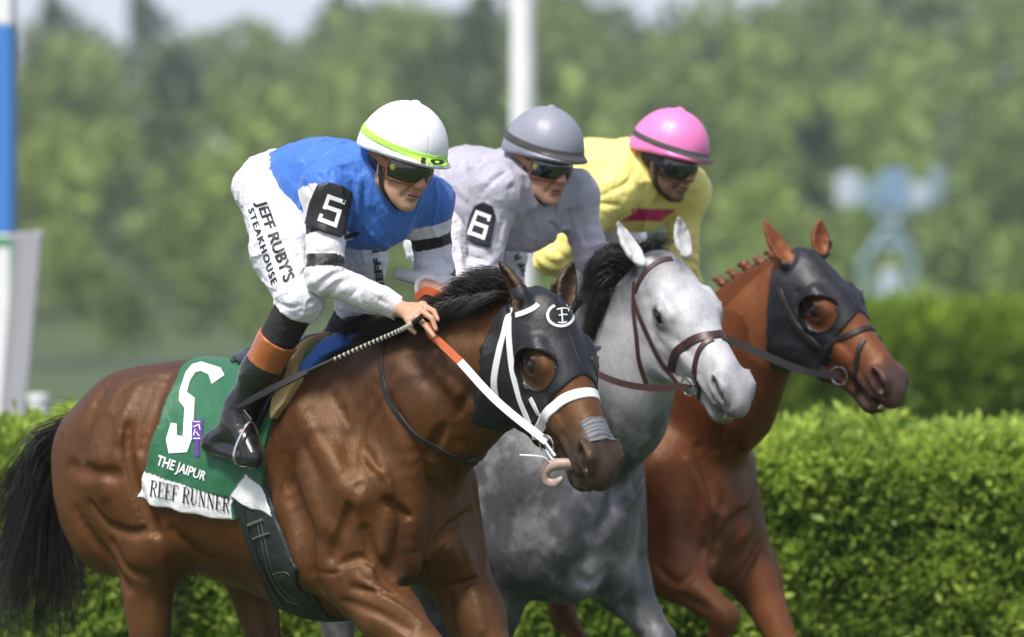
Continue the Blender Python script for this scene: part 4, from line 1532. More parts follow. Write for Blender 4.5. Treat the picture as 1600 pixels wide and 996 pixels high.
px_decal('badge_print', M5, cb5, [(304, 668, 312, 664, 1.6), (312, 664, 314, 672, 1.6), (306, 672, 304, 681, 1.4), (304, 686, 314, 686, 1.6), (308, 676, 313, 682, 1.4), (304, 660, 314, 660, 1.2)], WP, cl5, .0045)
# girth trimming
gb = bvh_of([o for o in M5.root.children if o.name.startswith('girth')])
G = Geo()
stroke(G, M5, gb, [(378, 800), (392, 845), (415, 900), (442, 946), (470, 985)], .014, .006)
stroke(G, M5, gb, [(426, 800), (438, 832), (462, 880), (486, 925), (508, 965)], .014, .006)
G.obj('girth_edging', MAT['girth_edge'], M5.root)
G = Geo()
stroke(G, M5, gb, [(402, 815), (412, 860), (422, 900), (440, 930), (462, 944), (470, 938)], .004, .002)
stroke(G, M5, gb, [(408, 815), (418, 860), (427, 895), (444, 924), (462, 938)], .004, .002)
stroke(G, M5, gb, [(426, 898), (440, 894), (452, 897), (458, 915)], .003, .002)
stroke(G, M5, gb, [(388, 821), (412, 812)], .010, .005)
stroke(G, M5, gb, [(396, 842), (422, 833)], .006, .006)
G.obj('girth_strap', MAT['stitch'], M5.root)
decal('lettering', M5, gb, text_flat('RED-GREEN' if False else 'RED-ONE', .02), [(429, 899), (447, 896), (448, 902), (431, 905)], MAT['stitch'], M5.root, .004)
saddlery(M6, (.013, .105, .045), False)
saddlery(M1, (.013, .105, .045), False)

# ================================================================== grey horse bridle
BS = MAT['brown_strap']
bh6 = M6.bvh
strap('browband', M6, bh6, [(990, 462), (998, 443), (1012, 422), (1030, 409), (1050, 405), (1070, 407), (1092, 418)], .020, BS, .004, .001)
G = Geo(); 
hh = hits(M6, bh6, [(991, 440), (990, 470), (994, 520), (998, 560), (1010, 600)])
G.add(strap_geo(bh6, hh, .016)); G.obj('throat_strap', BS, M6.root); G = Geo(); G.add(strap_geo(bh6, mirror_head(M6, hh), .016)); G.obj('throat_strap', BS, M6.root)
strap('cheek_strap', M6, bh6, [(991, 462), (1004, 505), (1020, 540), (1038, 572), (1060, 600)], .020, BS, .004, .001, 'headpair')
strap('noseband', M6, bh6, [(1048, 580), (1054, 556), (1070, 540), (1092, 528), (1112, 524)], .030, BS, .005, .001, 'head')
strap('flash_strap', M6, bh6, [(1114, 530), (1098, 540), (1088, 562), (1086, 590), (1092, 624), (1104, 650)], .018, BS, .004, .002, 'headpair')
bit6, R6 = bit_rings(M6, at=(.420, -.150), r=.030)
# ================================================================== chestnut horse tack
hd1 = hood(M1, [(ears1[0][0] + (ears1[0][1] - ears1[0][0]) * .15, .036), (ears1[1][0] + (ears1[1][1] - ears1[1][0]) * .12, .034)], .0055)
bh1 = bvh_of([M1.body, hd1])
KS = MAT['black_strap']
strap('noseband', M1, bh1, [(1285, 562), (1290, 545), (1305, 532), (1330, 522), (1352, 514)], .020, KS, .006, .001, 'head')
strap('flash_strap', M1, bh1, [(1365, 514), (1350, 530), (1340, 555), (1336, 590), (1338, 615)], .018, KS, .006, .001, 'headpair')
strap('throat_strap', M1, bh1, [(1210, 418), (1207, 440), (1203, 480), (1200, 520), (1201, 545)], .020, KS, .004, .001, 'headpair')
strap('cheek_strap', M1, bh1, [(1213, 425), (1222, 465), (1242, 505), (1270, 535), (1300, 562)], .022, KS, .005, .001, 'headpair')
bit1, R1 = bit_rings(M1, at=(.410, -.150), r=.032)

# teeth showing between the lips
MAT['teeth'] = mat('teeth', (.50, .42, .24), .35, var=.2, vscale=200)
for M, m_ in ((M6, .015), (M1, .017)):
    T = SDF(Frame(M.H.R, M.H.o, M.H.sc))
    for k_ in range(6):
        y_ = -.025 + .01 * k_
        T.cone((.578 - 6 * y_ * y_, y_, -.124), (.576 - 6 * y_ * y_, y_, -.138), .0050, .0042, k=.001)
    build('teeth', T, .0022, MAT['teeth'], M.root)
# ================================================================== manes and tails
HM = MAT['hair']
def px_guides(M, G_):
    return [[M.PY(*p) for p in g] for g in G_]
# bay: mane streaming back over the neck, forelock tuft, tail
hair('mane', px_guides(M5, [
    [(812, 462, 13.62), (790, 436, 13.62), (768, 440, 13.66), (744, 452, 13.70)],
    [(780, 462, 13.68), (760, 436, 13.68), (736, 432, 13.74), (712, 444, 13.80)],
    [(750, 466, 13.72), (728, 450, 13.72), (705, 456, 13.78), (680, 472, 13.84)],
    [(715, 474, 13.78), (694, 470, 13.76), (672, 484, 13.80), (650, 506, 13.84)],
    [(680, 482, 13.84), (660, 486, 13.80), (636, 502, 13.82), (612, 518, 13.86)],
    [(640, 494, 13.90), (615, 496, 13.86), (588, 506, 13.88), (560, 518, 13.92)],
    [(600, 508, 13.98), (575, 502, 13.96), (550, 498, 14.0), (532, 504, 14.02)],
    [(565, 522, 14.04), (545, 516, 14.02), (530, 522, 14.04), (520, 532, 14.06)]]), 2600, HM, M5.root, r=.0011, jit=.012, seed=2, rootj=.008, lenv=.5, clump=30)
hair('mane', px_guides(M5, [
    [(800, 470, 13.62), (780, 462, 13.60), (755, 474, 13.60), (735, 488, 13.62)],
    [(740, 474, 13.74), (715, 474, 13.70), (690, 490, 13.70), (664, 512, 13.72)],
    [(680, 486, 13.84), (650, 494, 13.78), (620, 512, 13.78), (590, 530, 13.80)],
    [(610, 508, 13.96), (585, 512, 13.90), (560, 524, 13.90), (535, 538, 13.94)]]), 1700, HM, M5.root, r=.0012, jit=.009, seed=3, rootj=.008, lenv=.4, clump=30)
hair('forelock', px_guides(M5, [
    [(862, 462, 13.62), (868, 452, 13.62), (874, 452, 13.62), (880, 458, 13.62)],
    [(868, 464, 13.64), (862, 450, 13.64), (866, 444, 13.64), (872, 440, 13.64)]]), 70, HM, M5.root, r=.0008, jit=.006, seed=4, rootj=.004, clump=6)
hair('tail', px_guides(M5, [
    [(140, 664, 14.86), (105, 668, 14.95), (60, 700, 15.0), (40, 740, 15.0), (30, 800, 15.0)],
    [(138, 668, 14.86), (85, 690, 14.95), (40, 760, 15.0), (10, 870, 15.0), (-40, 1000, 15.0)],
    [(134, 672, 14.86), (80, 700, 14.95), (40, 800, 15.0), (20, 920, 15.0), (5, 1040, 15.0)],
    [(132, 676, 14.86), (90, 710, 14.95), (60, 820, 15.0), (45, 930, 15.0), (35, 1050, 15.0)],
    [(130, 680, 14.86), (95, 725, 14.95), (78, 820, 15.0), (75, 920, 15.0), (85, 1010, 15.0)],
    [(128, 684, 14.86), (100, 740, 14.95), (100, 830, 15.0), (112, 900, 15.0), (90, 980, 15.0)],
    [(126, 688, 14.86), (105, 750, 14.95), (115, 840, 15.0), (140, 880, 15.0), (120, 960, 15.0)]]), 2500, HM, M5.root, r=.0014, jit=.065, seed=5, rootj=.012, lenv=.4, seg=12, clump=46)
# grey: black mane blown forward in loops
hair('mane', px_guides(M6, [
    [(1012, 402, 14.88), (1018, 386, 14.88), (1034, 380, 14.90), (1046, 390, 14.90)],
    [(1000, 406, 14.88), (1004, 392, 14.88), (1018, 386, 14.88), (1028, 394, 14.88)],
    [(990, 412, 14.84), (965, 390, 14.84), (935, 400, 14.84), (918, 430, 14.84)],
    [(985, 430, 14.86), (955, 404, 14.84), (925, 422, 14.84), (905, 462, 14.84)],
    [(982, 455, 14.88), (950, 425, 14.84), (925, 455, 14.84), (908, 500, 14.84)],
    [(975, 480, 14.90), (945, 460, 14.84), (930, 500, 14.84), (920, 540, 14.84)],
    [(965, 500, 14.94), (940, 490, 14.86), (925, 530, 14.84), (935, 570, 14.84)]]), 2600, HM, M6.root, r=.0012, jit=.014, seed=6, rootj=.010, lenv=.35, clump=26)
# chestnut: short braids standing on the crest
def bumps(M, px, Y, r, name, m, lean=(-6, -4)):
    S = SDF()
    for i, (x, y) in enumerate(px):
        c = M.PY(x, y, Y[i])
        for j in range(4):
            a = M.PY(x + lean[0] * j * .8 + 3 * math.sin(i * 2.1 + j), y + lean[1] * j * .9 + 3 * math.cos(i * 1.7 + j * 2), Y[i])
            S.ell(a, r * (1 - .12 * j), k=.008)
    S.disp = lambda P: .004 * np.sin(P[:, 0] * 420 + P[:, 2] * 300) * .6 + .003 * fbm(P, 90, 2, 3)
    return build(name, S, .004, m, M.root)
S = SDF()
pts = [(1210, 402), (1190, 411), (1170, 421), (1150, 432), (1130, 444)]
for i, (x, y) in enumerate(pts):
    c = M1.hp(x, y, 0)
    q_ = [1.0, .75, 1.25, .85, 1.1][i]; S = SDF(); S.ell(c, (.026, .014, .013), k=.01); S.ell(c + [-.014 * q_, 0, .014 * q_], .014 * q_, k=.012); S.ell(c + [-.032 * q_, 0, .016], (.015, .009, .008), k=.010); S.ell(c + [.016, 0, .012 * q_], (.010, .008, .007), k=.008)
    S.disp = lambda P: .0022 * np.sin(P[:, 0] * 500 + P[:, 2] * 400) + .0045 * fbm(P, 80, 3, 3)
    build('mane_braid', S, .004, MAT['hair_red'], M1.root)
for M, hm in ((M6, HM), (M1, MAT['hair_red'])):
    hair('tail', [[(-1.45, s_, 1.36), (-1.62, s_, 1.33), (-1.80, s_ * 1.5, 1.15), (-1.95, s_ * 2, .90), (-2.05, s_ * 2, .60)] for s_ in (-.05, 0, .05)], 900, hm, M.root, r=.0020, jit=.03, seed=9, rootj=.015, seg=10)

hair('mane', px_guides(M5, [
    [(815, 456, 13.62), (796, 430, 13.62), (770, 426, 13.64), (742, 432, 13.66)],
    [(800, 458, 13.64), (776, 428, 13.64), (750, 430, 13.68), (722, 442, 13.72)],
    [(770, 460, 13.68), (748, 436, 13.70), (722, 440, 13.74), (698, 456, 13.78)]]), 260, HM, M5.root, r=.0008, jit=.022, seed=12, rootj=.006, lenv=.5, clump=8)
hair('tail_wisps', px_guides(M5, [
    [(140, 664, 14.86), (110, 655, 14.95), (70, 668, 15.0), (30, 690, 15.0)],
    [(132, 680, 14.86), (110, 760, 14.95), (135, 850, 15.0), (175, 880, 15.0)],
    [(128, 684, 14.86), (100, 800, 14.95), (105, 900, 15.0), (150, 960, 15.0)],
    [(134, 672, 14.86), (70, 760, 14.95), (60, 900, 15.0), (110, 1000, 15.0)]]), 260, HM, M5.root, r=.0010, jit=.05, seed=13, rootj=.01, lenv=.4, clump=7, seg=12)
# ================================================================== riders
MAT['skin'] = mat('skin', attr=True, rough=.45, var=.06, vscale=60, spec=.4, bump=[(350, .2, 2)], sss=.08)
MAT['helmet_white'] = mat('white_helmet_cover', (.80, .80, .84), .35, bump=[(40, .05, 2)])
MAT['helmet_grey'] = mat('grey_helmet_cover', (.24, .25, .31), .45, bump=[(40, .08, 2)])
MAT['helmet_pink'] = mat('pink_helmet_cover', (.80, .20, .48), .4, bump=[(40, .06, 2)])
MAT['lime'] = mat('lime_band', (.42, .75, .10), .45)
MAT['grey_band'] = mat('dark_grey_band', (.055, .055, .055), .5)
MAT['lens'] = mat('goggle_lens', (.010, .014, .012), .06, spec=.9, coat=.6)
MAT['amber'] = mat('amber_rubber', (.27, .105, .035), .4)
MAT['yellow_dot'] = mat('yellow_vent', (.62, .55, .06), .4)
MAT['silk'] = mat('silk', attr=True, rough=.50, sheen=.25, var=.03, vscale=30, spec=.35, bump=[(14, .40, 4), (70, .2, 3), (900, .2, 1)], bstretch=(1, 1, .5))
MAT['pants'] = mat('white_breeches', (.70, .70, .78), .6, sheen=.2, var=.03, bump=[(22, .35, 3), (90, .15, 2)])
MAT['boot'] = mat('boot_leather', attr=True, rough=.25, var=.1, vscale=30, coat=.3, bump=[(24, .25, 3), (300, .1, 2)])
MAT['stocking'] = mat('black_stocking', (.016, .016, .018), .75, bump=[(30, .3, 2), (500, .3, 1)])
MAT['black_cloth'] = mat('black_cloth', (.014, .014, .016), .6, bump=[(200, .2, 2)])
MAT['armplate'] = mat('armband_plate', (.016, .016, .018), .35, bump=[(60, .1, 2)])
MAT['hair_man'] = mat('dark_hair', (.012, .009, .008), .5, bump=[(300, .6, 2)])
MAT['glove'] = mat('black_glove', (.014, .013, .014), .55, bump=[(60, .4, 3)])

def face_ops(S, H, beard=False):
    T0 = S.T
    S.T = Frame(T0.R @ H.R, T0.pt(H.o), H.sc)
    S.ell((-.015, 0, .035), (.098, .076, .092), k=.02)
    S.ell((.038, 0, -.025), (.058, .058, .078), k=.03)
    S.ell((.030, 0, -.070), (.048, .042, .040), k=.03)
    for y in (-1, 1):
        S.cone((-.005, y * .052, -.055), (.062, y * .016, -.103), .018, .015, k=.025)
        S.ell((.058, y * .040, -.022), (.026, .020, .018), k=.02)
        S.ell((.103, y * .0125, -.034), (.010, .008, .008), k=.006)
        S.ell((-.004, y * .076, -.008), (.018, .007, .031), R=Frame(np.eye(3)).R, k=.006)
        S.ell((.000, y * .084, -.008), (.010, .004, .020), k=.004, op='s')
        S.cone((.082, y * .020, -.045), (.074, y * .030, -.075), .004, .004, k=.012, op='s')   # smile fold
        S.ell((.105, y * .006, -.040), (.005, .0035, .004), k=.003, op='s')
    S.ell((.073, 0, -.106), (.018, .020, .015), k=.014)
    S.cone((.084, 0, .016), (.112, 0, -.026), .009, .0105, k=.014)
    S.ell((.112, 0, -.031), (.011, .010, .009), k=.008)
    S.ell((.092, 0, -.062), (.010, .024, .0065), k=.005)
    S.ell((.0885, 0, -.0755), (.010, .020, .0065), k=.005)
    S.cone((.103, -.022, -.0690), (.103, .022, -.0690), .0030, .0030, k=.003, op='s')
    S.cone((.090, 0, -.090), (.090, 0, -.090), .003, .003, k=.01, op='s')
    S.T = T0

def capsules_sleeve(S, pts, rs, k=.03):
    S.chain(pts, rs, k=k)

class Rider: pass

def rider(M, P, style, vox=.0042):
    """P: dict of joints in the horse's local frame"""
    R = Rider(); R.M, R.P = M, P
    o0 = P['pelvis'] * [1, 1, 0] + [0, 0, P['pelvis'][2] - .12]
    wl = M.fr.pt(o0)
    root = empty('person', wl, -rad(M.th), label=style['label'], cat='person', group='riders')
    R.root = root; R.o0 = o0
    def shift(o):
        o.location = tuple(-o0); return o
    H = P['H']
    # ---- the body: one surface
    B = SDF()
    face_ops(B, H)
    B.cone(H.pt((-.030, 0, -.05)), P['neck'], .052, .058, k=.03)
    B.cone(P['neck'], P['chest'], .06, .12, k=.06)
    B.cone(P['chest'], P['pelvis'], .115, .10, k=.06)
    for s in 'RL':
        B.cone(P['neck'], P[s + 'sh'], .05, .05, k=.04)
        B.chain([P[s + 'sh'], P[s + 'el'], P[s + 'wr']], [.046, .036, .026], k=.02)
        B.chain([P['pelvis'], P[s + 'hip'], P[s + 'kn'], P[s + 'an']], [.08, .07, .048, .034], k=.03)
        B.chain([P[s + 'an'], P[s + 'toe']], [.034, .028], k=.02)
        hand_ops(B, P[s + 'hand'], P[s + 'wr'])
    def skin(V):
        c = np.tile(np.array(style['skin']), (len(V), 1))
        L = H.inv(V)
        face = sstep(.02, .05, L[:, 0]) * (L[:, 2] < .05)
        c = mixc(c, np.array(style['skin']) * [1.05, .80, .78], face * sstep(.045, .02, np.minimum(seg_d(L, (.1, 0, -.03), (.1, 0, -.03)), seg_d(L, (.07, -.045, -.03), (.07, -.045, -.03)))) * .5)
        c = mixc(c, style.get('lip', (.36, .13, .11)), sstep(.006, .002, np.minimum(np.maximum(np.abs(L[:, 2] + .0685) - .010, 0), 1)) * (np.abs(L[:, 1]) < .021) * (L[:, 0] > .086) * .75)
        c = mixc(c, (.05, .015, .012), ((np.abs(L[:, 2] + .0690) < .0024) & (np.abs(L[:, 1]) < .02) & (L[:, 0] > .08)).astype(float) * .8)
        if style.get('beard'):
            b = sstep(-.035, -.062, L[:, 2] - .12 * (L[:, 0] - .06) * -1) * (L[:, 2] > -.14) * (L[:, 0] > -.03) * (1 - sstep(.012, .004, np.maximum(np.abs(L[:, 2] + .0685) - .008, 0)) * (np.abs(L[:, 1]) < .022) * (L[:, 0] > .086))
            c = mixc(c, (.035, .026, .022), np.clip(b, 0, 1) * (.62 + .2 * vnoise(V, 400, 3)))
        return c
    R.body = shift(build('body', B, vox * (.85 if style.get('fine') else 1), MAT['skin'], root, skin))
    # ---- helmet
    hs = SDF(Frame(H.R, H.o, H.sc))
    hs.ell((-.012, 0, .062), (.146, .122, .136), k=.02)
    hs.ell((-.045, 0, .030), (.110, .112, .095), k=.05)
    hs.plane((0, 0, .030), (.06, 0, -1), k=.012)
    br = SDF(Frame(H.R, H.o, H.sc))
    br.ell((.038, 0, .042), (.128, .112, .018), k=.01)
    br.plane((.02, 0, 0), (-1, 0, 0), k=.02)
    br.ell((.02, 0, .008), (.110, .088, .030), k=.01, op='s')
    hs.sub(br, k=.012)
    hs.ell((-.01, 0, .199), (.014, .014, .007), k=.006)
    hs.ell((-.012, 0, .03), (.115, .094, .085), k=.004, op='s')
    def seams(Pp):
        L = H.inv(Pp)
        a = np.arctan2(L[:, 1], L[:, 0] + .012)
        m = np.abs(np.sin(a * 3 + .5)) * np.hypot(L[:, 1], L[:, 0] + .012)
        return .0012 * np.exp(-(m / .006) ** 2) * (L[:, 2] > .06) + .0010 * fbm(Pp, 22, 2, 4)
    hs.disp = seams
    helmet = shift(build('helmet', hs, vox * .9, MAT[style['helmet']], root))
    hb = SDF().onto(hs).off(.0022)
    z0, z1 = style['band_z']
    hb.fn(lambda Pp: (lambda L: np.maximum(np.maximum(z0 - L[:, 2] + .10 * L[:, 0] * 0, L[:, 2] - z1), .05 - np.hypot(L[:, 0], L[:, 1])))(H.inv(Pp) + np.stack([0 * Pp[:, 0], 0 * Pp[:, 0], H.inv(Pp)[:, 0] * .10], 1)), k=.001)
    hb.plane(H.pt((.0, 0, 0)), H.vec((0, 0, -1)), k=.001)
    band = shift(build('helmet_band', hb, .0032, MAT[style['band']], root)); band.parent = helmet; band.location = (0, 0, 0)
    # strap of the goggles over the back of the helmet
    # ---- goggles
    g = SDF(Frame(H.R, H.o, H.sc))
    g.ell((.012, 0, .004), (.100, .084, .085), k=.001)
    g.ell((.008, 0, .004), (.094, .078, .080), k=.001, op='s')
    def lens(Pp):
        L = H.inv(Pp)
        x, y, z = L.T
        lo = -.036 + .026 * np.exp(-(y / .016) ** 2)
        d = np.maximum(np.maximum(lo - z, z - .036), .030 - x)
        return d
    g.fn(lens, k=.004)
    gl = shift(build('goggles', g, .0026, MAT['lens'], root))
    f = SDF(Frame(H.R, H.o, H.sc))
    f.ell((.013, 0, .004), (.1015, .0855, .086), k=.001)
    f.ell((.006, 0, .004), (.092, .076, .078), k=.001, op='s')
    f.fn(lambda Pp: np.abs(lens(Pp) - .0005) - .0052, k=.001)
    fr_ = shift(build('goggle_frame', f, .0024, MAT[style.get('frame', 'amber')], root)); fr_.parent = gl; fr_.location = (0, 0, 0)
    G = Geo()
    for y in (-1, 1):
        pth = [H.pt((.035, y * .081, .004)), H.pt((.010, y * .086, .008)), H.pt((-.02, y * .090, .020)), H.pt((-.05, y * .100, .030))]
        G = Geo(); G.add(sweep(smooth_path(pth, 4), rect_prof(.026, .003), [H.R[:, 1] * y] * 13))
        st = G.obj('goggle_strap', MAT[style.get('frame', 'amber')], gl)
        if style.get('dots', True):
            V, F = uv_sphere(H.pt((.052, y * .0770, .004)), (.009, .004, .011), 14, 8, H.R @ np.array([[.8, .6 * y, 0], [-.6 * y, .8, 0], [0, 0, 1]]))
            meshobj('vent', V, F, MAT['yellow_dot'], gl)
        # chin strap
        pth = [H.pt((.0, y * .086, .012)), H.pt((.006, y * .078, -.035)), H.pt((.018, y * .064, -.075)), H.pt((.045, y * .030, -.112)), H.pt((.052, 0, -.122))]
        Q = smooth_path(pth, 5)
        G = Geo(); G.add(sweep(Q, rect_prof(.015, .004), [unit(q - H.pt((.0, 0, -.03))) for q in Q]))
        shift(G.obj('chin_strap', MAT['black_cloth'], root))
    # hair at the nape
    hn = SDF(Frame(H.R, H.o, H.sc)); hn.ell((-.045, 0, .0), (.070, .079, .055), k=.01); hn.ell((.03, 0, -.01), (.066, .10, .10), k=.005, op='s')
    hn.disp = lambda Pp: .003 * fbm(Pp, 60, 2, 3)
    shift(build('hair', hn, .006, MAT['hair_man'], root))
    # ---- jersey with sleeves
    J = SDF()
    J.cone(P['neck'] + H.vec((-.01, 0, -.01)) * 0, P['neckbase'], .068, .085, k=.03)
    J.chain([P['neckbase'], P['chest'], P['waist'], P['pelvis'] + (P['waist'] - P['pelvis']) * .35], [.100, .142, .134, .130], k=.08)
    J.cone(P['belly'], P['chestlow'], .09, .10, k=.08)
    for s in 'RL':
        J.cone(P['neckbase'], P[s + 'sh'], .085, .078, k=.06)
        J.cone(P['chest'], P[s + 'sh'], .12, .078, k=.06)
        J.cone(P[s + 'sh'], P[s + 'el'], .071, .055, k=.035)
        J.cone(P[s + 'el'], P[s + 'wr'], .055, .038, k=.03)
    def jfold(Pp):
        q = Pp + .03 * np.stack([vnoise(Pp, 9, 1), vnoise(Pp, 9, 2), vnoise(Pp, 9, 3)], 1)
        d = -.0085 * (ridge(q * [1.0, .7, .40], 13, 4, 3.0) - .2) - .0028 * (ridge(q * [.8, .8, .6], 27, 14, 2) - .3) + .005 * fbm(Pp, 6, 2, 8)
        for s in 'RL':   # creases gather in the elbow
            w_ = np.exp(-(np.linalg.norm(Pp - P[s + 'el'], axis=1) / .09) ** 2)
            ax = unit(P[s + 'wr'] - P[s + 'sh'])
            d = d - .0040 * np.sin((Pp @ ax) * 150 + 4 * vnoise(Pp, 10, 21)) * w_
        return d
    pv, pf = mesh_sdf(J, .018)
    jl = pix_feats(M, BVHTree.FromPolygons(pv.tolist(), pf.tolist()), style.get('folds', []))
    jd = feature_disp(jl) if jl else (lambda Pp: 0)
    J.disp = lambda Pp: jfold(Pp) + jd(Pp)
    for s in 'RL':
        a = unit(P[s + 'wr'] - P[s + 'el'])
        J.plane(P[s + 'wr'] - a * .012, a, k=.006) if False else None
    wr = [(P[s + 'wr'], unit(P[s + 'wr'] - P[s + 'el'])) for s in 'RL']
    def cuffs(Pp):
        d = np.full(len(Pp), -1.0)
        for c, a in wr:
            v = Pp - c
            d = np.maximum(d, np.where(np.linalg.norm(v, axis=1) < .12, v @ a - .004, -1))
        return d
    J.fn(cuffs, k=.003)
    jersey = shift(build('jersey', J, vox, MAT['silk'], root, lambda V: style['silk'](V, P)))
    # ---- breeches
    T = SDF()
    T.ell(P['pelvis'], (.15, .165, .125), k=.03)
    for s in 'RL':
        T.chain([P[s + 'hip'], P[s + 'mid'], P[s + 'kn']], [.118, .098, .076], k=.05)
        a = unit(P[s + 'an'] - P[s + 'kn'])
        T.cone(P[s + 'kn'], P[s + 'kn'] + a * .030, .074, .066, k=.02)
        T.plane(P[s + 'kn'] + a * .045, a, k=.004) if False else None
    kn = [(P[s + 'kn'], unit(P[s + 'an'] - P[s + 'kn'])) for s in 'RL']
    def hems(Pp):
        d = np.full(len(Pp), -1.0)
        for c, a in kn:
            v = Pp - c
            d = np.maximum(d, np.where(np.linalg.norm(v, axis=1) < .16, v @ a - .040, -1))
        return d
    T.fn(hems, k=.004)
    def tfold(Pp):
        q = Pp + .02 * np.stack([vnoise(Pp, 12, 1), vnoise(Pp, 12, 2), vnoise(Pp, 12, 3)], 1)
        return -.0050 * (ridge(q * [.9, .8, 1.0], 24, 34, 2) - .3) - .003 * ridge(q * [.4, .8, 1.5], 40, 35, 2) + .003 * fbm(Pp, 9, 2, 8)
    pv, pf = mesh_sdf(T, .018)
    tl = pix_feats(M, BVHTree.FromPolygons(pv.tolist(), pf.tolist()), style.get('leg_folds', []))
    td = feature_disp(tl) if tl else (lambda Pp: 0)
    T.disp = lambda Pp: tfold(Pp) + td(Pp)
    breeches = shift(build('breeches', T, vox, MAT['pants'], root))
    # ---- stockings and boots
    for s in 'RL':
        a, b = P[s + 'kn'], P[s + 'an']
        d = b - a
        G = SDF(); G.cone(a + d * .05, a + d * .45, .064, .056, k=.01); G.disp = lambda Pp: .002 * fbm(Pp, 40, 2, 3)
        shift(build('stocking', G, .006, MAT['stocking'], root))
        bo = SDF()
        t0 = a + d * .33
        bo.chain([t0, a + d * .62, a + d * .92, b], [.066, .056, .042, .044], k=.03)
        toe = P[s + 'toe']; heel = P[s + 'heel']
        bo.chain([heel, b + (toe - b) * .15 + [0, 0, -.02], toe], [.034, .044, .030], k=.03)
        bo.cone(heel + [0, 0, -.008], toe + [0, 0, -.014], .030, .028, k=.012)
        bo.plane(t0 + d * .0, -unit(d), k=.004)
        bo.disp = lambda Pp, b=b: -.0025 * ridge(Pp * [1, 1, 1.6], 30, 7, 2) * np.exp(-(np.linalg.norm(Pp - b, axis=1) / .08) ** 2) + .0015 * fbm(Pp, 18, 2, 9)
        def bcol(V, t0=t0, d=d, L=np.linalg.norm(d)):
            t = (V - t0) @ unit(d)
            c = np.tile(np.array([.014, .014, .016]), (len(V), 1))
            return mixc(c, style.get('cuff', (.36, .115, .035)), (t < .092).astype(float))
        shift(build('boot', bo, .0045 if s == 'R' else .007, MAT['boot'], root, bcol))
        # stirrup
        G = Geo()
        sc_ = P[s + 'toe'] + (P[s + 'heel'] - P[s + 'toe']) * .12 + np.array([0, 0, -.03])
        pt = [sc_ + [0, -.05, 0], sc_ + [0, -.058, .05], sc_ + [.01, 0, .13], sc_ + [0, .058, .05], sc_ + [0, .05, 0]]
        G.add(sweep(smooth_path(pt, 5, True), circ(.005, 7), closed=True))
        ir = shift(G.obj('stirrup_iron', MAT['steel'], root)); reparent(ir, M.root)
        G = Geo(); top = np.array([-.56, P[s + 'toe'][1] * .72, 1.50])
        G.add(sweep(smooth_path([sc_ + [.01, 0, .13], (sc_ + top) / 2 + [.0, P[s + 'toe'][1] * .08, .06], top], 6), rect_prof(.020, .004), [np.array([0, -1. if s == 'R' else 1., 0])] * 13))
        reparent(shift(G.obj('stirrup_leather', MAT['black_strap'], root)), M.root)
    R.jersey, R.breeches, R.helmet = jersey, breeches, helmet
    R.J, R.H, R.shift, R.goggles = J, H, shift, gl
    R.jb, R.tb, R.hb = bvh_of([jersey]), bvh_of([breeches]), bvh_of([helmet])
    return R

def reparent(o, root):
    o.parent = root; o.location = (0, 0, 0)
    return o

def hand_ops(B, fingers, wr):
    """fingers: dict with 'palm' centre, list of finger chains (each list of points)"""
    pc = fingers['palm']
    kn = [f[0] for f in fingers['f']]
    B.cone(wr, pc, .024, .024, k=.02)
    for k_ in kn:
        B.cone(wr + (pc - wr) * .4, k_, .017, .0125, k=.012)
    B.cone(kn[0], kn[-1], .0125, .0120, k=.012)
    for f in fingers['f']:
        n = len(f)
        B.chain(f, [.0105 - .0032 * i / max(1, n - 1) for i in range(n)], k=.003)
    t = fingers['thumb']
    B.chain([wr + (pc - wr) * .5] + t, [.016, .0125, .0110, .0095][:len(t) + 1], k=.006)

def px_fingers(M, S0, palm, fs, th):
    """hand drawn by pixels, each joint with its lateral offset"""
    g = lambda p: M.hp(p[0], p[1], S0 + (p[2] if len(p) > 2 else 0))
    return dict(palm=g(palm), f=[[g(p) for p in f] for f in fs], thumb=[g(p) for p in th])

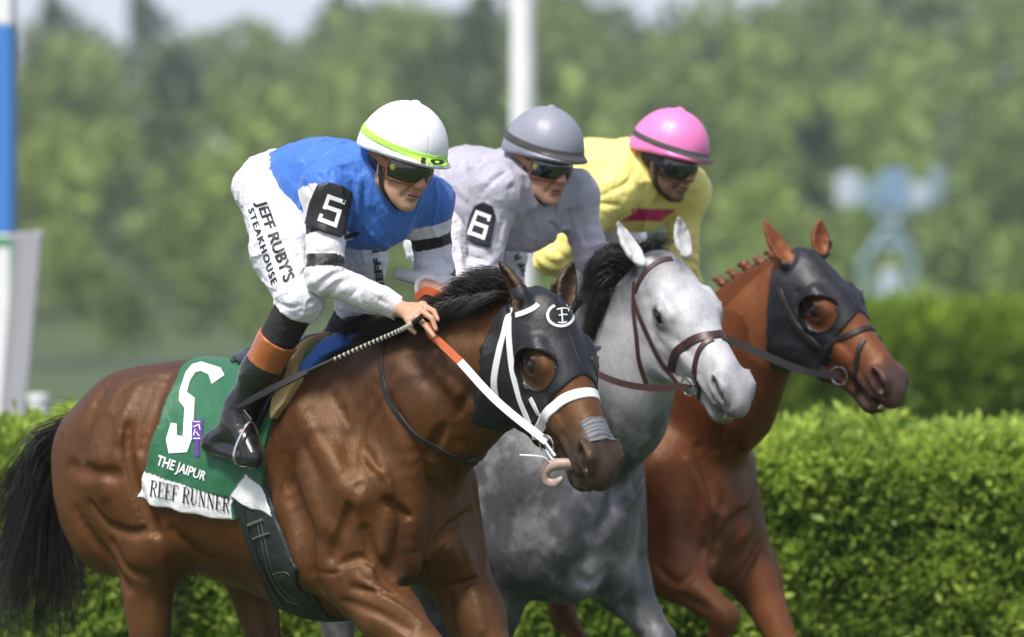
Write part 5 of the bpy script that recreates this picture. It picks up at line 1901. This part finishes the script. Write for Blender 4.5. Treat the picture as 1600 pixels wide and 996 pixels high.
# ------------------------------------------------------------------ joints of the nearest rider
def base_pose():
    M = M5; P = {}
    P['pelvis'] = M.hp(440, 296, 0.0)
    sc = M.PY(592, 298, 13.97)
    lv = M.rot(60, 0)[:, 1]
    P['neckbase'] = M.PY(600, 280, 13.94)
    P['neck'] = M.PY(612, 282, 13.90)
    P['chest'] = M.PY(570, 300, 14.00)
    P['waist'] = M.PY(497, 292, 14.12)
    P['belly'] = M.PY(500, 320, 14.10)
    P['chestlow'] = M.PY(592, 335, 13.94)
    P['Rsh'] = M.PY(517, 296, 13.86); P['Lsh'] = M.PY(664, 318, 14.05)
    P['Rel'] = M.PY(507, 432, 13.76); P['Rwr'] = M.hp(620, 481, -.17)
    P['Lel'] = M.PY(680, 432, 14.12); P['Lwr'] = M.hp(668, 449, .02)
    P['Rhip'] = M.hp(436, 312, -.115); P['Lhip'] = M.hp(455, 322, .115)
    P['Rmid'] = M.hp(446, 392, -.24); P['Lmid'] = M.hp(552, 400, .20)
    P['Rkn'] = M.hp(468, 470, -.30); P['Lkn'] = M.hp(562, 476, .24)
    P['Ran'] = M.hp(368, 648, -.315); P['Lan'] = M.hp(470, 640, .30)
    P['Rheel'] = M.hp(331, 692, -.315); P['Lheel'] = M.hp(440, 690, .30)
    P['Rtoe'] = M.hp(396, 712, -.35); P['Ltoe'] = M.hp(500, 705, .32)
    P['Rhand'] = px_fingers(M, -.19, (640, 488), [
        [(640, 501, -.03), (641, 513, -.045), (648, 520, -.035)],
        [(651, 496, -.02), (664, 508, -.03), (678, 526, -.03)],
        [(657, 485, 0), (675, 498, -.012), (681, 515, -.012)],
        [(661, 478, .02), (678, 487, .012), (684, 500, .008)]], [(646, 480, .02), (662, 492, .03)])
    P['Lhand'] = px_fingers(M, .02, (686, 457), [
        [(690, 450, .03), (702, 455, .03), (700, 466, .02)],
        [(692, 453, .012), (704, 459, .010), (700, 470, .004)],
        [(692, 457, -.005), (702, 464, -.008), (696, 473, -.008)],
        [(690, 461, -.022), (698, 469, -.024), (690, 475, -.022)]], [(680, 462, -.03), (692, 472, -.035)])
    return P

P5 = base_pose()
H5r = Frame(M5.rot(50, 17, -5), M5.PY(628, 260, 13.82), 1.02)
P5['H'] = H5r

def moved(P, d, over, H):
    Q = {}
    for k, v in P.items():
        if isinstance(v, np.ndarray): Q[k] = v + d
        elif isinstance(v, dict): Q[k] = dict(palm=v['palm'] + d, f=[[p + d for p in f] for f in v['f']], thumb=[p + d for p in v['thumb']])
    Q.update(over)
    for s in 'RL':   # hands follow their wrists
        wd = Q[s + 'wr'] - P[s + 'wr'] - d
        h = Q[s + 'hand']
        Q[s + 'hand'] = dict(palm=h['palm'] + wd, f=[[p + wd for p in f] for f in h['f']], thumb=[p + wd for p in h['thumb']])
    Q['H'] = H
    return Q

def arm_t(V, P, s):
    a, b, c = P[s + 'sh'], P[s + 'el'], P[s + 'wr']
    u = unit(b - a); L = np.linalg.norm(b - a)
    t = ((V - a) @ u) / L
    d1, d2 = seg_d(V, a, b), seg_d(V, b, c)
    return t, d1, d2

def silk_blue(V, P):
    c = np.tile(np.array([.046, .160, .54]), (len(V), 1))
    white, black = np.array([.72, .70, .76]), np.array([.012, .012, .014])
    for s in 'RL':
        t, d1, d2 = arm_t(V, P, s)
        fwd = (V - P[s + 'sh']) @ np.array([1.0, 0, 0])
        m = ((t > (.06 if s == 'R' else .22)) & (d1 < .115) & ((fwd < .030) | (t > (.52 if s == 'R' else .2)))) | (d2 < .095)
        c = mixc(c, white, m.astype(float))
        tt = t + .03 * vnoise(V, 14, 3)
        for lo, hi in (((.40, .56), (.80, .96)) if s == 'R' else ((.42, .58), (.92, 1.08))):
            c = mixc(c, black, ((tt > lo) & (tt < hi) & (d1 < .11)).astype(float))
    return c

def silk_grey(V, P):
    c = np.tile(np.array([.40, .39, .46]), (len(V), 1))
    q = (V - P['waist']) @ unit(P['chest'] - P['waist'])
    for s in 'RL':
        t, d1, d2 = arm_t(V, P, s)
        c = mixc(c, (.54, .52, .58), (((t > .25) & (d1 < .10)) | (d2 < .09)).astype(float) * .8)
    return c

def silk_yellow(V, P):
    c = np.tile(np.array([.82, .73, .22]), (len(V), 1))
    ax = unit(P['chest'] - P['pelvis'])
    q = (V - P['chestlow']) @ M1.fr.R.T @ np.array([0, 0, 1]) if False else V[:, 2] - P['chestlow'][2]
    low = (q < -.045) & (q > -.088) & (seg_d(V, P['Rsh'], P['Rel']) > .10) & (seg_d(V, P['Lsh'], P['Lel']) > .09)
    c = mixc(c, (.55, .01, .13), low.astype(float))
    for s in 'RL':
        a = unit(P[s + 'wr'] - P[s + 'el'])
        t = (V - P[s + 'wr']) @ a
        c = mixc(c, (.75, .03, .22), ((t > -.035) & (np.linalg.norm(V - P[s + 'wr'], axis=1) < .08)).astype(float))
    return c

F5 = [([(500, 276), (516, 244), (560, 226)], .008, .007), ([(507, 270), (537, 253), (565, 242)], .010, -.008), ([(551, 290), (547, 345), (541, 375)], .012, .012), ([(560, 285), (560, 330), (556, 368)], .010, -.008),
 ([(571, 283), (566, 331), (578, 362)], .010, .009), ([(582, 331), (599, 362)], .010, .008), ([(590, 315), (620, 350)], .010, -.007), ([(606, 345), (650, 358)], .010, .007), ([(662, 340), (648, 360)], .009, .007),
 ([(438, 280), (470, 305), (496, 331)], .012, -.008), ([(440, 305), (470, 335)], .011, .007), ([(452, 262), (478, 290), (494, 312)], .010, .006), ([(470, 240), (490, 262)], .012, .005), ([(530, 262), (560, 270)], .009, .007),
 ([(525, 248), (548, 238), (570, 236)], .007, .006), ([(585, 462), (602, 474)], .006, .005), ([(500, 440), (522, 428)], .007, .006), ([(508, 452), (532, 440)], .007, .005), ([(545, 466), (560, 452)], .006, .004),
 ([(482, 385), (500, 396), (520, 392)], .007, .005), ([(640, 400), (665, 412), (690, 405)], .008, .006), ([(648, 345), (670, 350)], .008, .005), ([(610, 372), (640, 366)], .010, .007)]
T5 = [([(398, 262), (420, 290), (428, 310)], .009, .007), ([(392, 290), (415, 308)], .008, .006), ([(410, 256), (440, 284)], .009, -.006), ([(470, 350), (480, 400), (476, 440)], .010, .007), ([(430, 470), (455, 480), (490, 470)], .007, .006),
 ([(425, 455), (450, 462)], .007, .005), ([(440, 492), (468, 486), (498, 488)], .006, .005), ([(396, 360), (410, 372)], .007, .005), ([(490, 400), (496, 440)], .009, -.006), ([(545, 390), (560, 430)], .009, .006)]
F6 = [([(755, 301), (779, 277), (806, 264)], .010, .010), ([(750, 290), (776, 266), (800, 252)], .010, -.008), ([(761, 313), (800, 292)], .010, .009), ([(719, 280), (761, 249)], .012, .007), ([(785, 343), (779, 379)], .010, .009), ([(800, 331), (812, 379)], .010, .009),
 ([(821, 325), (836, 367)], .010, .008), ([(810, 330), (824, 372)], .010, -.007), ([(861, 349), (873, 367)], .010, .007), ([(888, 331), (894, 361)], .009, .008), ([(900, 330), (915, 380)], .010, .006), ([(735, 400), (760, 410)], .008, .006), ([(700, 300), (730, 320)], .012, .007)]
F1 = [([(938, 307), (975, 289), (993, 264)], .010, .010), ([(930, 296), (962, 280), (980, 256)], .010, -.008), ([(929, 319), (966, 319)], .010, .008), ([(999, 295), (993, 319), (999, 337)], .010, .009), ([(975, 307), (987, 343)], .010, .008), ([(1041, 331), (1038, 355)], .010, .007),
 ([(944, 280), (957, 252)], .010, .008), ([(1062, 330), (1068, 370)], .010, .007), ([(1005, 330), (1030, 340)], .010, -.006), ([(850, 385), (875, 395), (890, 410)], .009, .006)]
r5p = rider(M5, P5, dict(label='jockey in blue and white silks with a white helmet and a number 5 armband', skin=(.50, .285, .190), helmet='helmet_white', band='lime', band_z=(.062, .084), silk=silk_blue, fine=True, folds=F5, leg_folds=T5))

# ---- helmet number, armband, lettering
def rdecal(R, name, bvh, flat, quad, m, parent, off=.0025):
    o = decal(name, R.M, bvh, flat, quad, m, parent, off)
    o.location = (0, 0, 0) if parent is not R.root else tuple(-R.o0)
    return o
def plate(R, poly_px, side_c, name, M):
    """rounded number plate curved round the upper arm"""
    ex, ez = M.fr.R.T @ np.array([1, 0, 0]), np.array([0, 0, 1.0])
    ey = M.fr.R.T @ np.array([0, 1.0, 0])
    Y = M.fr.pt(side_c)[1]
    pts = [M.PY(x, y, Y) for x, y in poly_px]
    pg = np.array([[p @ ex, p[2]] for p in pts])
    S = SDF().onto(R.J).off(.013)
    S.fn(lambda P_: poly_sd(np.stack([P_ @ ex, P_[:, 2]], 1), pg), k=.006)
    yc = side_c @ ey
    S.fn(lambda P_: P_ @ ey - yc - .00, k=.002)
    S.disp = None
    c = np.mean(pts, 0)
    o = build(name, S, .0032, MAT['armplate'], R.root, lohi=(c - .16, c + .16))
    o.location = tuple(-R.o0)
    return o
pl5 = plate(r5p, [(497, 290), (515, 286), (538, 292), (552, 302), (549, 325), (536, 372), (506, 364), (476, 350), (484, 318)], (P5['Rsh'] + P5['Rel']) / 2 * .5 + P5['Rsh'] * .5, 'number_armband', M5)
pb = bvh_of([pl5])
DIG5 = [(.95, .95, .18, .95, .17), (.16, .99, .16, .52, .17), (.14, .58, .80, .58, .17), (.84, .62, .84, .12, .17), (.88, .08, .10, .08, .17), (.12, .04, .12, .24, .17)]
DIG6 = [(.88, .82, .88, .93, .16), (.88, .93, .14, .93, .16), (.12, .93, .12, .06, .18), (.12, .07, .90, .07, .15), (.88, .07, .88, .50, .18), (.88, .50, .14, .50, .15)]
def n_flat(strokes, w_=.6): return strokes_flat(strokes)
rdecal(r5p, 'number', pb, strokes_flat([(.92, .94, .16, .94, .15), (.16, .94, .16, .55, .18), (.16, .57, .84, .57, .15), (.86, .57, .86, .08, .18), (.86, .07, .12, .07, .15), (.12, .07, .12, .20, .16)], .45), [(511, 303), (540, 313), (527, 357), (496, 345)], WP, pl5, .0015)
rdecal(r5p, 'number', r5p.hb, text_flat('10', .03), [(658, 247), (694, 251), (692, 260), (657, 256)], BP, r5p.helmet, .0045)
rdecal(r5p, 'lettering', r5p.tb, text_flat("JEFF RUBY'S", .03), [(417, 312), (462, 434), (439, 446), (396, 318)], BP, r5p.root)
rdecal(r5p, 'lettering', r5p.tb, text_flat("STEAKHOUSE", .025, 1.25), [(397, 324), (434, 440), (425, 447), (388, 328)], BP, r5p.root)
rdecal(r5p, 'lettering', r5p.tb, text_flat("JEFF R", .04), [(589, 450), (579, 380), (592, 378), (604, 448)], BP, r5p.root)
# black wedge at the side of the knee
# grey sleeve tab at the far elbow, whip, reins
G = Geo()
G.add(sweep(smooth_path([M5.hp(724, 452, .06), M5.hp(690, 442, .05), M5.hp(655, 436, .04), M5.hp(622, 429, .04)], 5), circ(1, 10), scale=[.034 - .017 * (i / 15) for i in range(16)]))
c_ = G.obj('cuff', mat('pale_cuff', (.66, .66, .70), .6, bump=[(60, .3, 2)]), r5p.root); c_.location = tuple(-r5p.o0)
W = Geo()
wp = [M5.hp(660, 494, -.235), M5.hp(630, 514, -.245), M5.hp(560, 545, -.29), M5.hp(475, 583, -.36)]
W.add(sweep(smooth_path(wp, 6), circ(1, 8), scale=list(np.linspace(.0085, .0058, 19))))
whip = empty('riding_whip', M5.fr.pt(wp[1]), -rad(M5.th), label='black riding whip with a pale wound grip held by the jockey in blue', cat='whip')
def wh(o): o.location = tuple(-np.array(wp[1])); return o
wh(W.obj('shaft', MAT['black_strap'], whip))
W = Geo()
pp = smooth_path(wp, 12)
for i in range(7, 30):
    q = pp[i]; t = unit(pp[i + 1] - pp[i - 1])
    W.add(sweep([q, q + t * .006], circ(.0086 - .0022 * i / 36, 8)))
wh(W.obj('grip_winding', mat('pale_winding', (.45, .43, .33), .6), whip))
W = Geo()
W.add(sweep(smooth_path([M5.hp(480, 581, -.357), M5.hp(430, 606, -.40), M5.hp(364, 641, -.42)], 6), rect_prof(.022, .006), [np.array([0, -1., 0])] * 13, scale=[.7, .9, 1, 1, 1, 1, 1, 1, 1, .9, .8, .6, .3]))
wh(W.obj('flap', MAT['black_strap'], whip))
# reins of the bay
G = Geo(); hx = M5.hp(672, 520, -.20)
mid = hx + (R5[0] - hx) * .26
G.add(flat_rein([R5[0] + [0, 0, .01], R5[0] + (hx - R5[0]) * .4 + [0, -.01, -.006], mid], .024, face=M5.fr.R.T @ np.array([0, -1, 0])))
G.obj('rein', WS, M5.root)
G = Geo(); G.add(flat_rein([mid, (mid + hx) / 2, hx, hx + [-.01, .0, .03]], .024, face=M5.fr.R.T @ np.array([0, -1, 0])))
G.obj('rein_grip', MAT['orange'], M5.root)
G = Geo(); lx = M5.hp(690, 458, .03)
G.add(flat_rein([R5[1], R5[1] + (lx - R5[1]) * .5 + [0, .12, 0], lx], .022)); G.obj('rein', WS, M5.root)
G = Geo(); G.add(flat_rein([M5.hp(650, 466, -.02), M5.hp(664, 455, -.03), M5.hp(680, 458, -.035), M5.hp(692, 468, -.04)], .024, .006)); G.obj('rein_grip', MAT['orange'], M5.root)
# dark loop of the bay's reins over the withers
# ---- the middle rider
d6 = M6.PY(853, 259, 14.98) - P5['H'].o
H6r = Frame(M6.rot(52, 13, -2), M6.PY(850, 259, 14.98))
ov = dict(Rsh=M6.PY(778, 300, 14.92), Lsh=M6.PY(896, 306, 15.12), Rel=M6.PY(752, 432, 14.86), Rwr=M6.hp(830, 482, -.14), Lel=M6.PY(925, 398, 15.14), Lwr=M6.hp(948, 450, .10),
          neck=M6.PY(838, 285, 15.05), neckbase=M6.PY(825, 288, 15.08), chest=M6.PY(800, 306, 15.12), waist=M6.PY(735, 300, 15.26), belly=M6.PY(740, 320, 15.24), chestlow=M6.PY(830, 345, 15.08))
P6 = moved(P5, d6, ov, H6r)
r6p = rider(M6, P6, dict(label='jockey in plain grey silks with a grey helmet and a number 6 armband', skin=(.52, .29, .20), helmet='helmet_grey', band='grey_band', band_z=(.060, .086), silk=silk_grey, folds=F6, cuff=(.014, .014, .016)), .0048)
pl6 = plate(r6p, [(742, 322), (756, 316), (770, 324), (775, 340), (766, 388), (742, 382), (720, 373), (728, 345)], (P6['Rsh'] + P6['Rel']) / 2 * .5 + P6['Rsh'] * .5, 'number_armband', M6)
rdecal(r6p, 'number', bvh_of([pl6]), strokes_flat(DIG6, .45), [(744, 328), (768, 337), (757, 376), (730, 366)], WP, pl6, .0015)
rdecal(r6p, 'lettering', r6p.tb, text_flat("JEFF R", .03), [(822, 440), (800, 398), (812, 392), (836, 434)], BP, r6p.root)
# ---- the far rider
d1 = M1.PY(1046, 257, 15.86) - P5['H'].o
H1r = Frame(M1.rot(42, 14, -4), M1.PY(1046, 257, 15.86))
ov = dict(Rsh=M1.PY(960, 300, 15.82), Lsh=M1.PY(1072, 300, 16.04), Rel=M1.PY(862, 404, 15.74), Rwr=M1.hp(918, 438, -.12), Lel=M1.PY(1064, 398, 16.04), Lwr=M1.hp(1085, 470, .10),
          neck=M1.PY(1028, 276, 15.94), neckbase=M1.PY(1008, 272, 15.98), chest=M1.PY(985, 286, 16.02), waist=M1.PY(925, 282, 16.14), belly=M1.PY(930, 300, 16.12), chestlow=M1.PY(1000, 308, 15.98))
P1 = moved(P5, d1, ov, H1r)
r1p = rider(M1, P1, dict(label='bearded jockey in yellow silks with a pink helmet, farthest of the three', skin=(.27, .145, .092), helmet='helmet_pink', band='grey_band', band_z=(.060, .082), silk=silk_yellow, folds=F1, beard=True, frame='black_strap', dots=False, cuff=(.014, .014, .016)), .0052)
# armband corner of the far rider
pl1 = plate(r1p, [(908, 286), (920, 280), (926, 292), (922, 312), (906, 306)], P1['Rsh'], 'number_armband', M1)
# dark reins of the grey and of the chestnut
G = Geo(); f6 = M6.fr.R.T @ np.array([0, -1, 0])
G.add(flat_rein([R6[0], M6.PY(1010, 606, R6[0][0] * 0 + 14.60), M6.PY(950, 592, 14.62), M6.PY(900, 560, 14.75), P6['Rwr'] + [.10, -.02, -.03]], .022, .005, face=f6)); G.obj('rein', BS, M6.root)
G = Geo(); G.add(flat_rein([R6[1], R6[1] * .5 + P6['Lwr'] * .5 + [0, .1, 0], P6['Lwr'] + [.08, 0, -.02]], .022, .005)); G.obj('rein', BS, M6.root)
G = Geo(); f1 = M1.fr.R.T @ np.array([0, -1, 0])
G.add(flat_rein([R1[0], M1.PY(1250, 578, 15.46), M1.PY(1160, 540, 15.52), M1.PY(1080, 510, 15.66), P1['Rwr'] + [.10, -.02, -.03]], .026, .006, face=f1)); G.obj('rein', KS, M1.root)
G = Geo(); G.add(flat_rein([R1[1], R1[1] * .5 + P1['Lwr'] * .5 + [0, .1, 0], P1['Lwr'] + [.08, 0, -.02]], .022, .005)); G.obj('rein', KS, M1.root)
# ================================================================== posts and signs beyond the course
def box_obj(name, a, b, m, parent, bev=.01):
    S = SDF(); a, b = np.array(a, float), np.array(b, float)
    V, F = grid_box(a, b)
    o = meshobj(name, V, F, m, parent, smooth=False)
    md = o.modifiers.new('bevel', 'BEVEL'); md.width = bev; md.segments = 2
    return o
m_pw = mat('white_paint', (.80, .80, .82), .5, var=.06, vscale=3)
m_pb = mat('blue_paint', (.05, .21, .60), .5, var=.06, vscale=3)
m_pg = mat('grey_paint', (.36, .36, .40), .5, var=.06, vscale=3)
m_gr = mat('green_paint', (.05, .30, .12), .5)
# tall white pole
Y = 42.0
p = P3(817, 498, Y)
root = empty('flag_pole', (p[0], Y, 0), label='tall white pole rising behind the jockey in grey', cat='pole')
G = Geo(); G.add(sweep([(0, 0, 0), (0, 0, 3), (0, 0, 9.5)], circ(1, 24), scale=[.118, .114, .104])); G.obj('shaft', m_pw, root)
G = Geo(); G.add(sweep([(0, 0, 0), (0, 0, .12), (0, 0, .2)], circ(1, 24), scale=[.24, .22, .12])); G.obj('base', m_pw, root)
V, F = uv_sphere((0, 0, 9.58), .14, 16, 10); meshobj('finial', V, F, m_pw, root)
# blue and white post at the left edge
Y = 27.0
p = P3(-22, 498, Y)
root = empty('striped_post', (p[0], Y, 0), label='square blue and white post cut by the left edge of the picture', cat='post')
w_ = .170
def zz(py): return CZ + (498 - py) * Y / FPX
box_obj('blue_section', (-w_, -w_, zz(366)), (w_, w_, zz(42)), m_pb, root)
box_obj('white_section', (-w_, -w_, zz(42) + .002), (w_, w_, zz(-60)), m_pw, root)
box_obj('footing', (-w_, -w_, 0), (w_, w_, zz(366) - .002), m_pw, root)
# green framed white sign
Y2 = 26.0
p = P3(-30, 498, Y2)
root = empty('sign_board', (p[0], Y2, 0), label='white board with a green frame at the lower left edge', cat='sign')
x1 = .205
def z2(py): return CZ + (498 - py) * Y2 / FPX
box_obj('board', (-.5, -.02, .35), (x1 - .035, .02, z2(384)), m_pw, root, .004)
box_obj('frame', (-.5, -.03, z2(384) + .002), (x1, .03, z2(370)), m_gr, root, .004)
box_obj('frame', (x1 - .033, -.03, .35), (x1, .03, z2(384)), m_gr, root, .004)
box_obj('leg', (-.4, -.03, 0), (-.34, .03, .348), m_gr, root, .004)
box_obj('leg', (x1 - .06, -.03, 0), (x1, .03, .348), m_gr, root, .004)
# grey leaning support
Y3 = 25.0
root = empty('leaning_frame', (P3(30, 498, Y3)[0], Y3, 0), label='pale grey leaning metal posts beside the green framed sign', cat='frame')
def lean(name, pt, pb_, wd, m):
    a, b = P3(*pt, Y3), P3(*pb_, Y3)
    d = (b - a); b = a + d * ((a[2] - .0) / (a[2] - b[2]))
    o = np.array([P3(30, 498, Y3)[0], Y3, 0])
    G = Geo(); G.add(sweep([a - o, (a + b) / 2 - o, b - o], [(-wd, -wd), (wd, -wd), (wd, wd), (-wd, wd)], [np.array([0, -1., 0])] * 3))
    G.obj(name, m, root)
lean('post', (52, 364), (22, 690), .048, m_pg)
lean('post', (31, 368), (6, 690), .030, mat('shaded_post_grey', (.30, .30, .33), .5))  # darker copy of the grey paint, shade put into its colour
G = Geo(); o_ = np.array([P3(30, 498, Y3)[0], Y3, 0]); G.add(sweep([P3(14, 372, Y3) - o_, P3(66, 366, Y3) - o_], circ(.02, 8))); G.obj('crossbar', m_pg, root)
# white drum
Y4 = 26.0
p = P3(60, 498, Y4)
root = empty('drum', (p[0], Y4, 0), label='small white drum standing by the foot of the grey posts', cat='drum')
zt = CZ + (498 - 616) * Y4 / FPX
G = Geo(); G.add(sweep([(0, 0, 0), (0, 0, .2), (0, 0, zt - .05)], circ(1, 20), scale=[.05, .05, .05])); G.obj('body', m_pw, root)
G = Geo(); G.add(sweep([(0, 0, zt - .048), (0, 0, zt - .04), (0, 0, zt - .005), (0, 0, zt)], circ(1, 20), scale=[.052, .060, .060, .052])); G.obj('lid', m_pw, root)
# ornamental blue and white sign far away on the right
Y5 = 120.0
root = empty('ornamental_sign', (P3(1392, 498, Y5)[0], Y5, 0), label='blurred blue and white ornamental sign on a post above the far hedge', cat='sign')
def q5(px, py): return P3(px, py, Y5) - np.array([P3(1392, 498, Y5)[0], Y5, 0])
m_lb = mat('pale_blue_paint', (.20, .30, .35), .5); m_sb = mat('greyed_blue_paint', (.18, .29, .42), .5); m_sw = mat('greyed_white_paint', (.42, .48, .56), .5)  # blue and white mixed towards grey for a washed-out look
G = Geo(); G.add(ring(q5(1388, 424), (0, 1, 0), .70, .11)); G.obj('ring', m_lb, root)
G = Geo(); G.add(sweep([q5(1340, 296), q5(1392, 356), q5(1420, 392)], circ(.13, 8))); G.obj('scroll', m_lb, root)
G = Geo(); G.add(sweep([q5(1440, 296), q5(1390, 356), q5(1360, 392)], circ(.13, 8))); G.obj('scroll', m_lb, root)
def slab(name, x0, y0, x1_, y1_, m, th=.12):
    a, b = q5(x0, y1_), q5(x1_, y0)
    box_obj(name, (a[0], -th, a[2]), (b[0], th, b[2]), m, root, .05)
slab('panel', 1306, 272, 1344, 322, m_sw); slab('panel', 1346, 284, 1372, 324, m_lb); slab('panel', 1374, 266, 1420, 326, m_sb); slab('panel', 1422, 286, 1452, 326, m_sw); slab('panel', 1454, 262, 1474, 318, m_lb)
G = Geo(); a = q5(1392, 420); G.add(sweep([(a[0], -.2, a[2]), (a[0], -.2, a[2] / 2), (a[0], -.2, 0)], circ(.30, 12))); G.obj('post', m_sw, root)
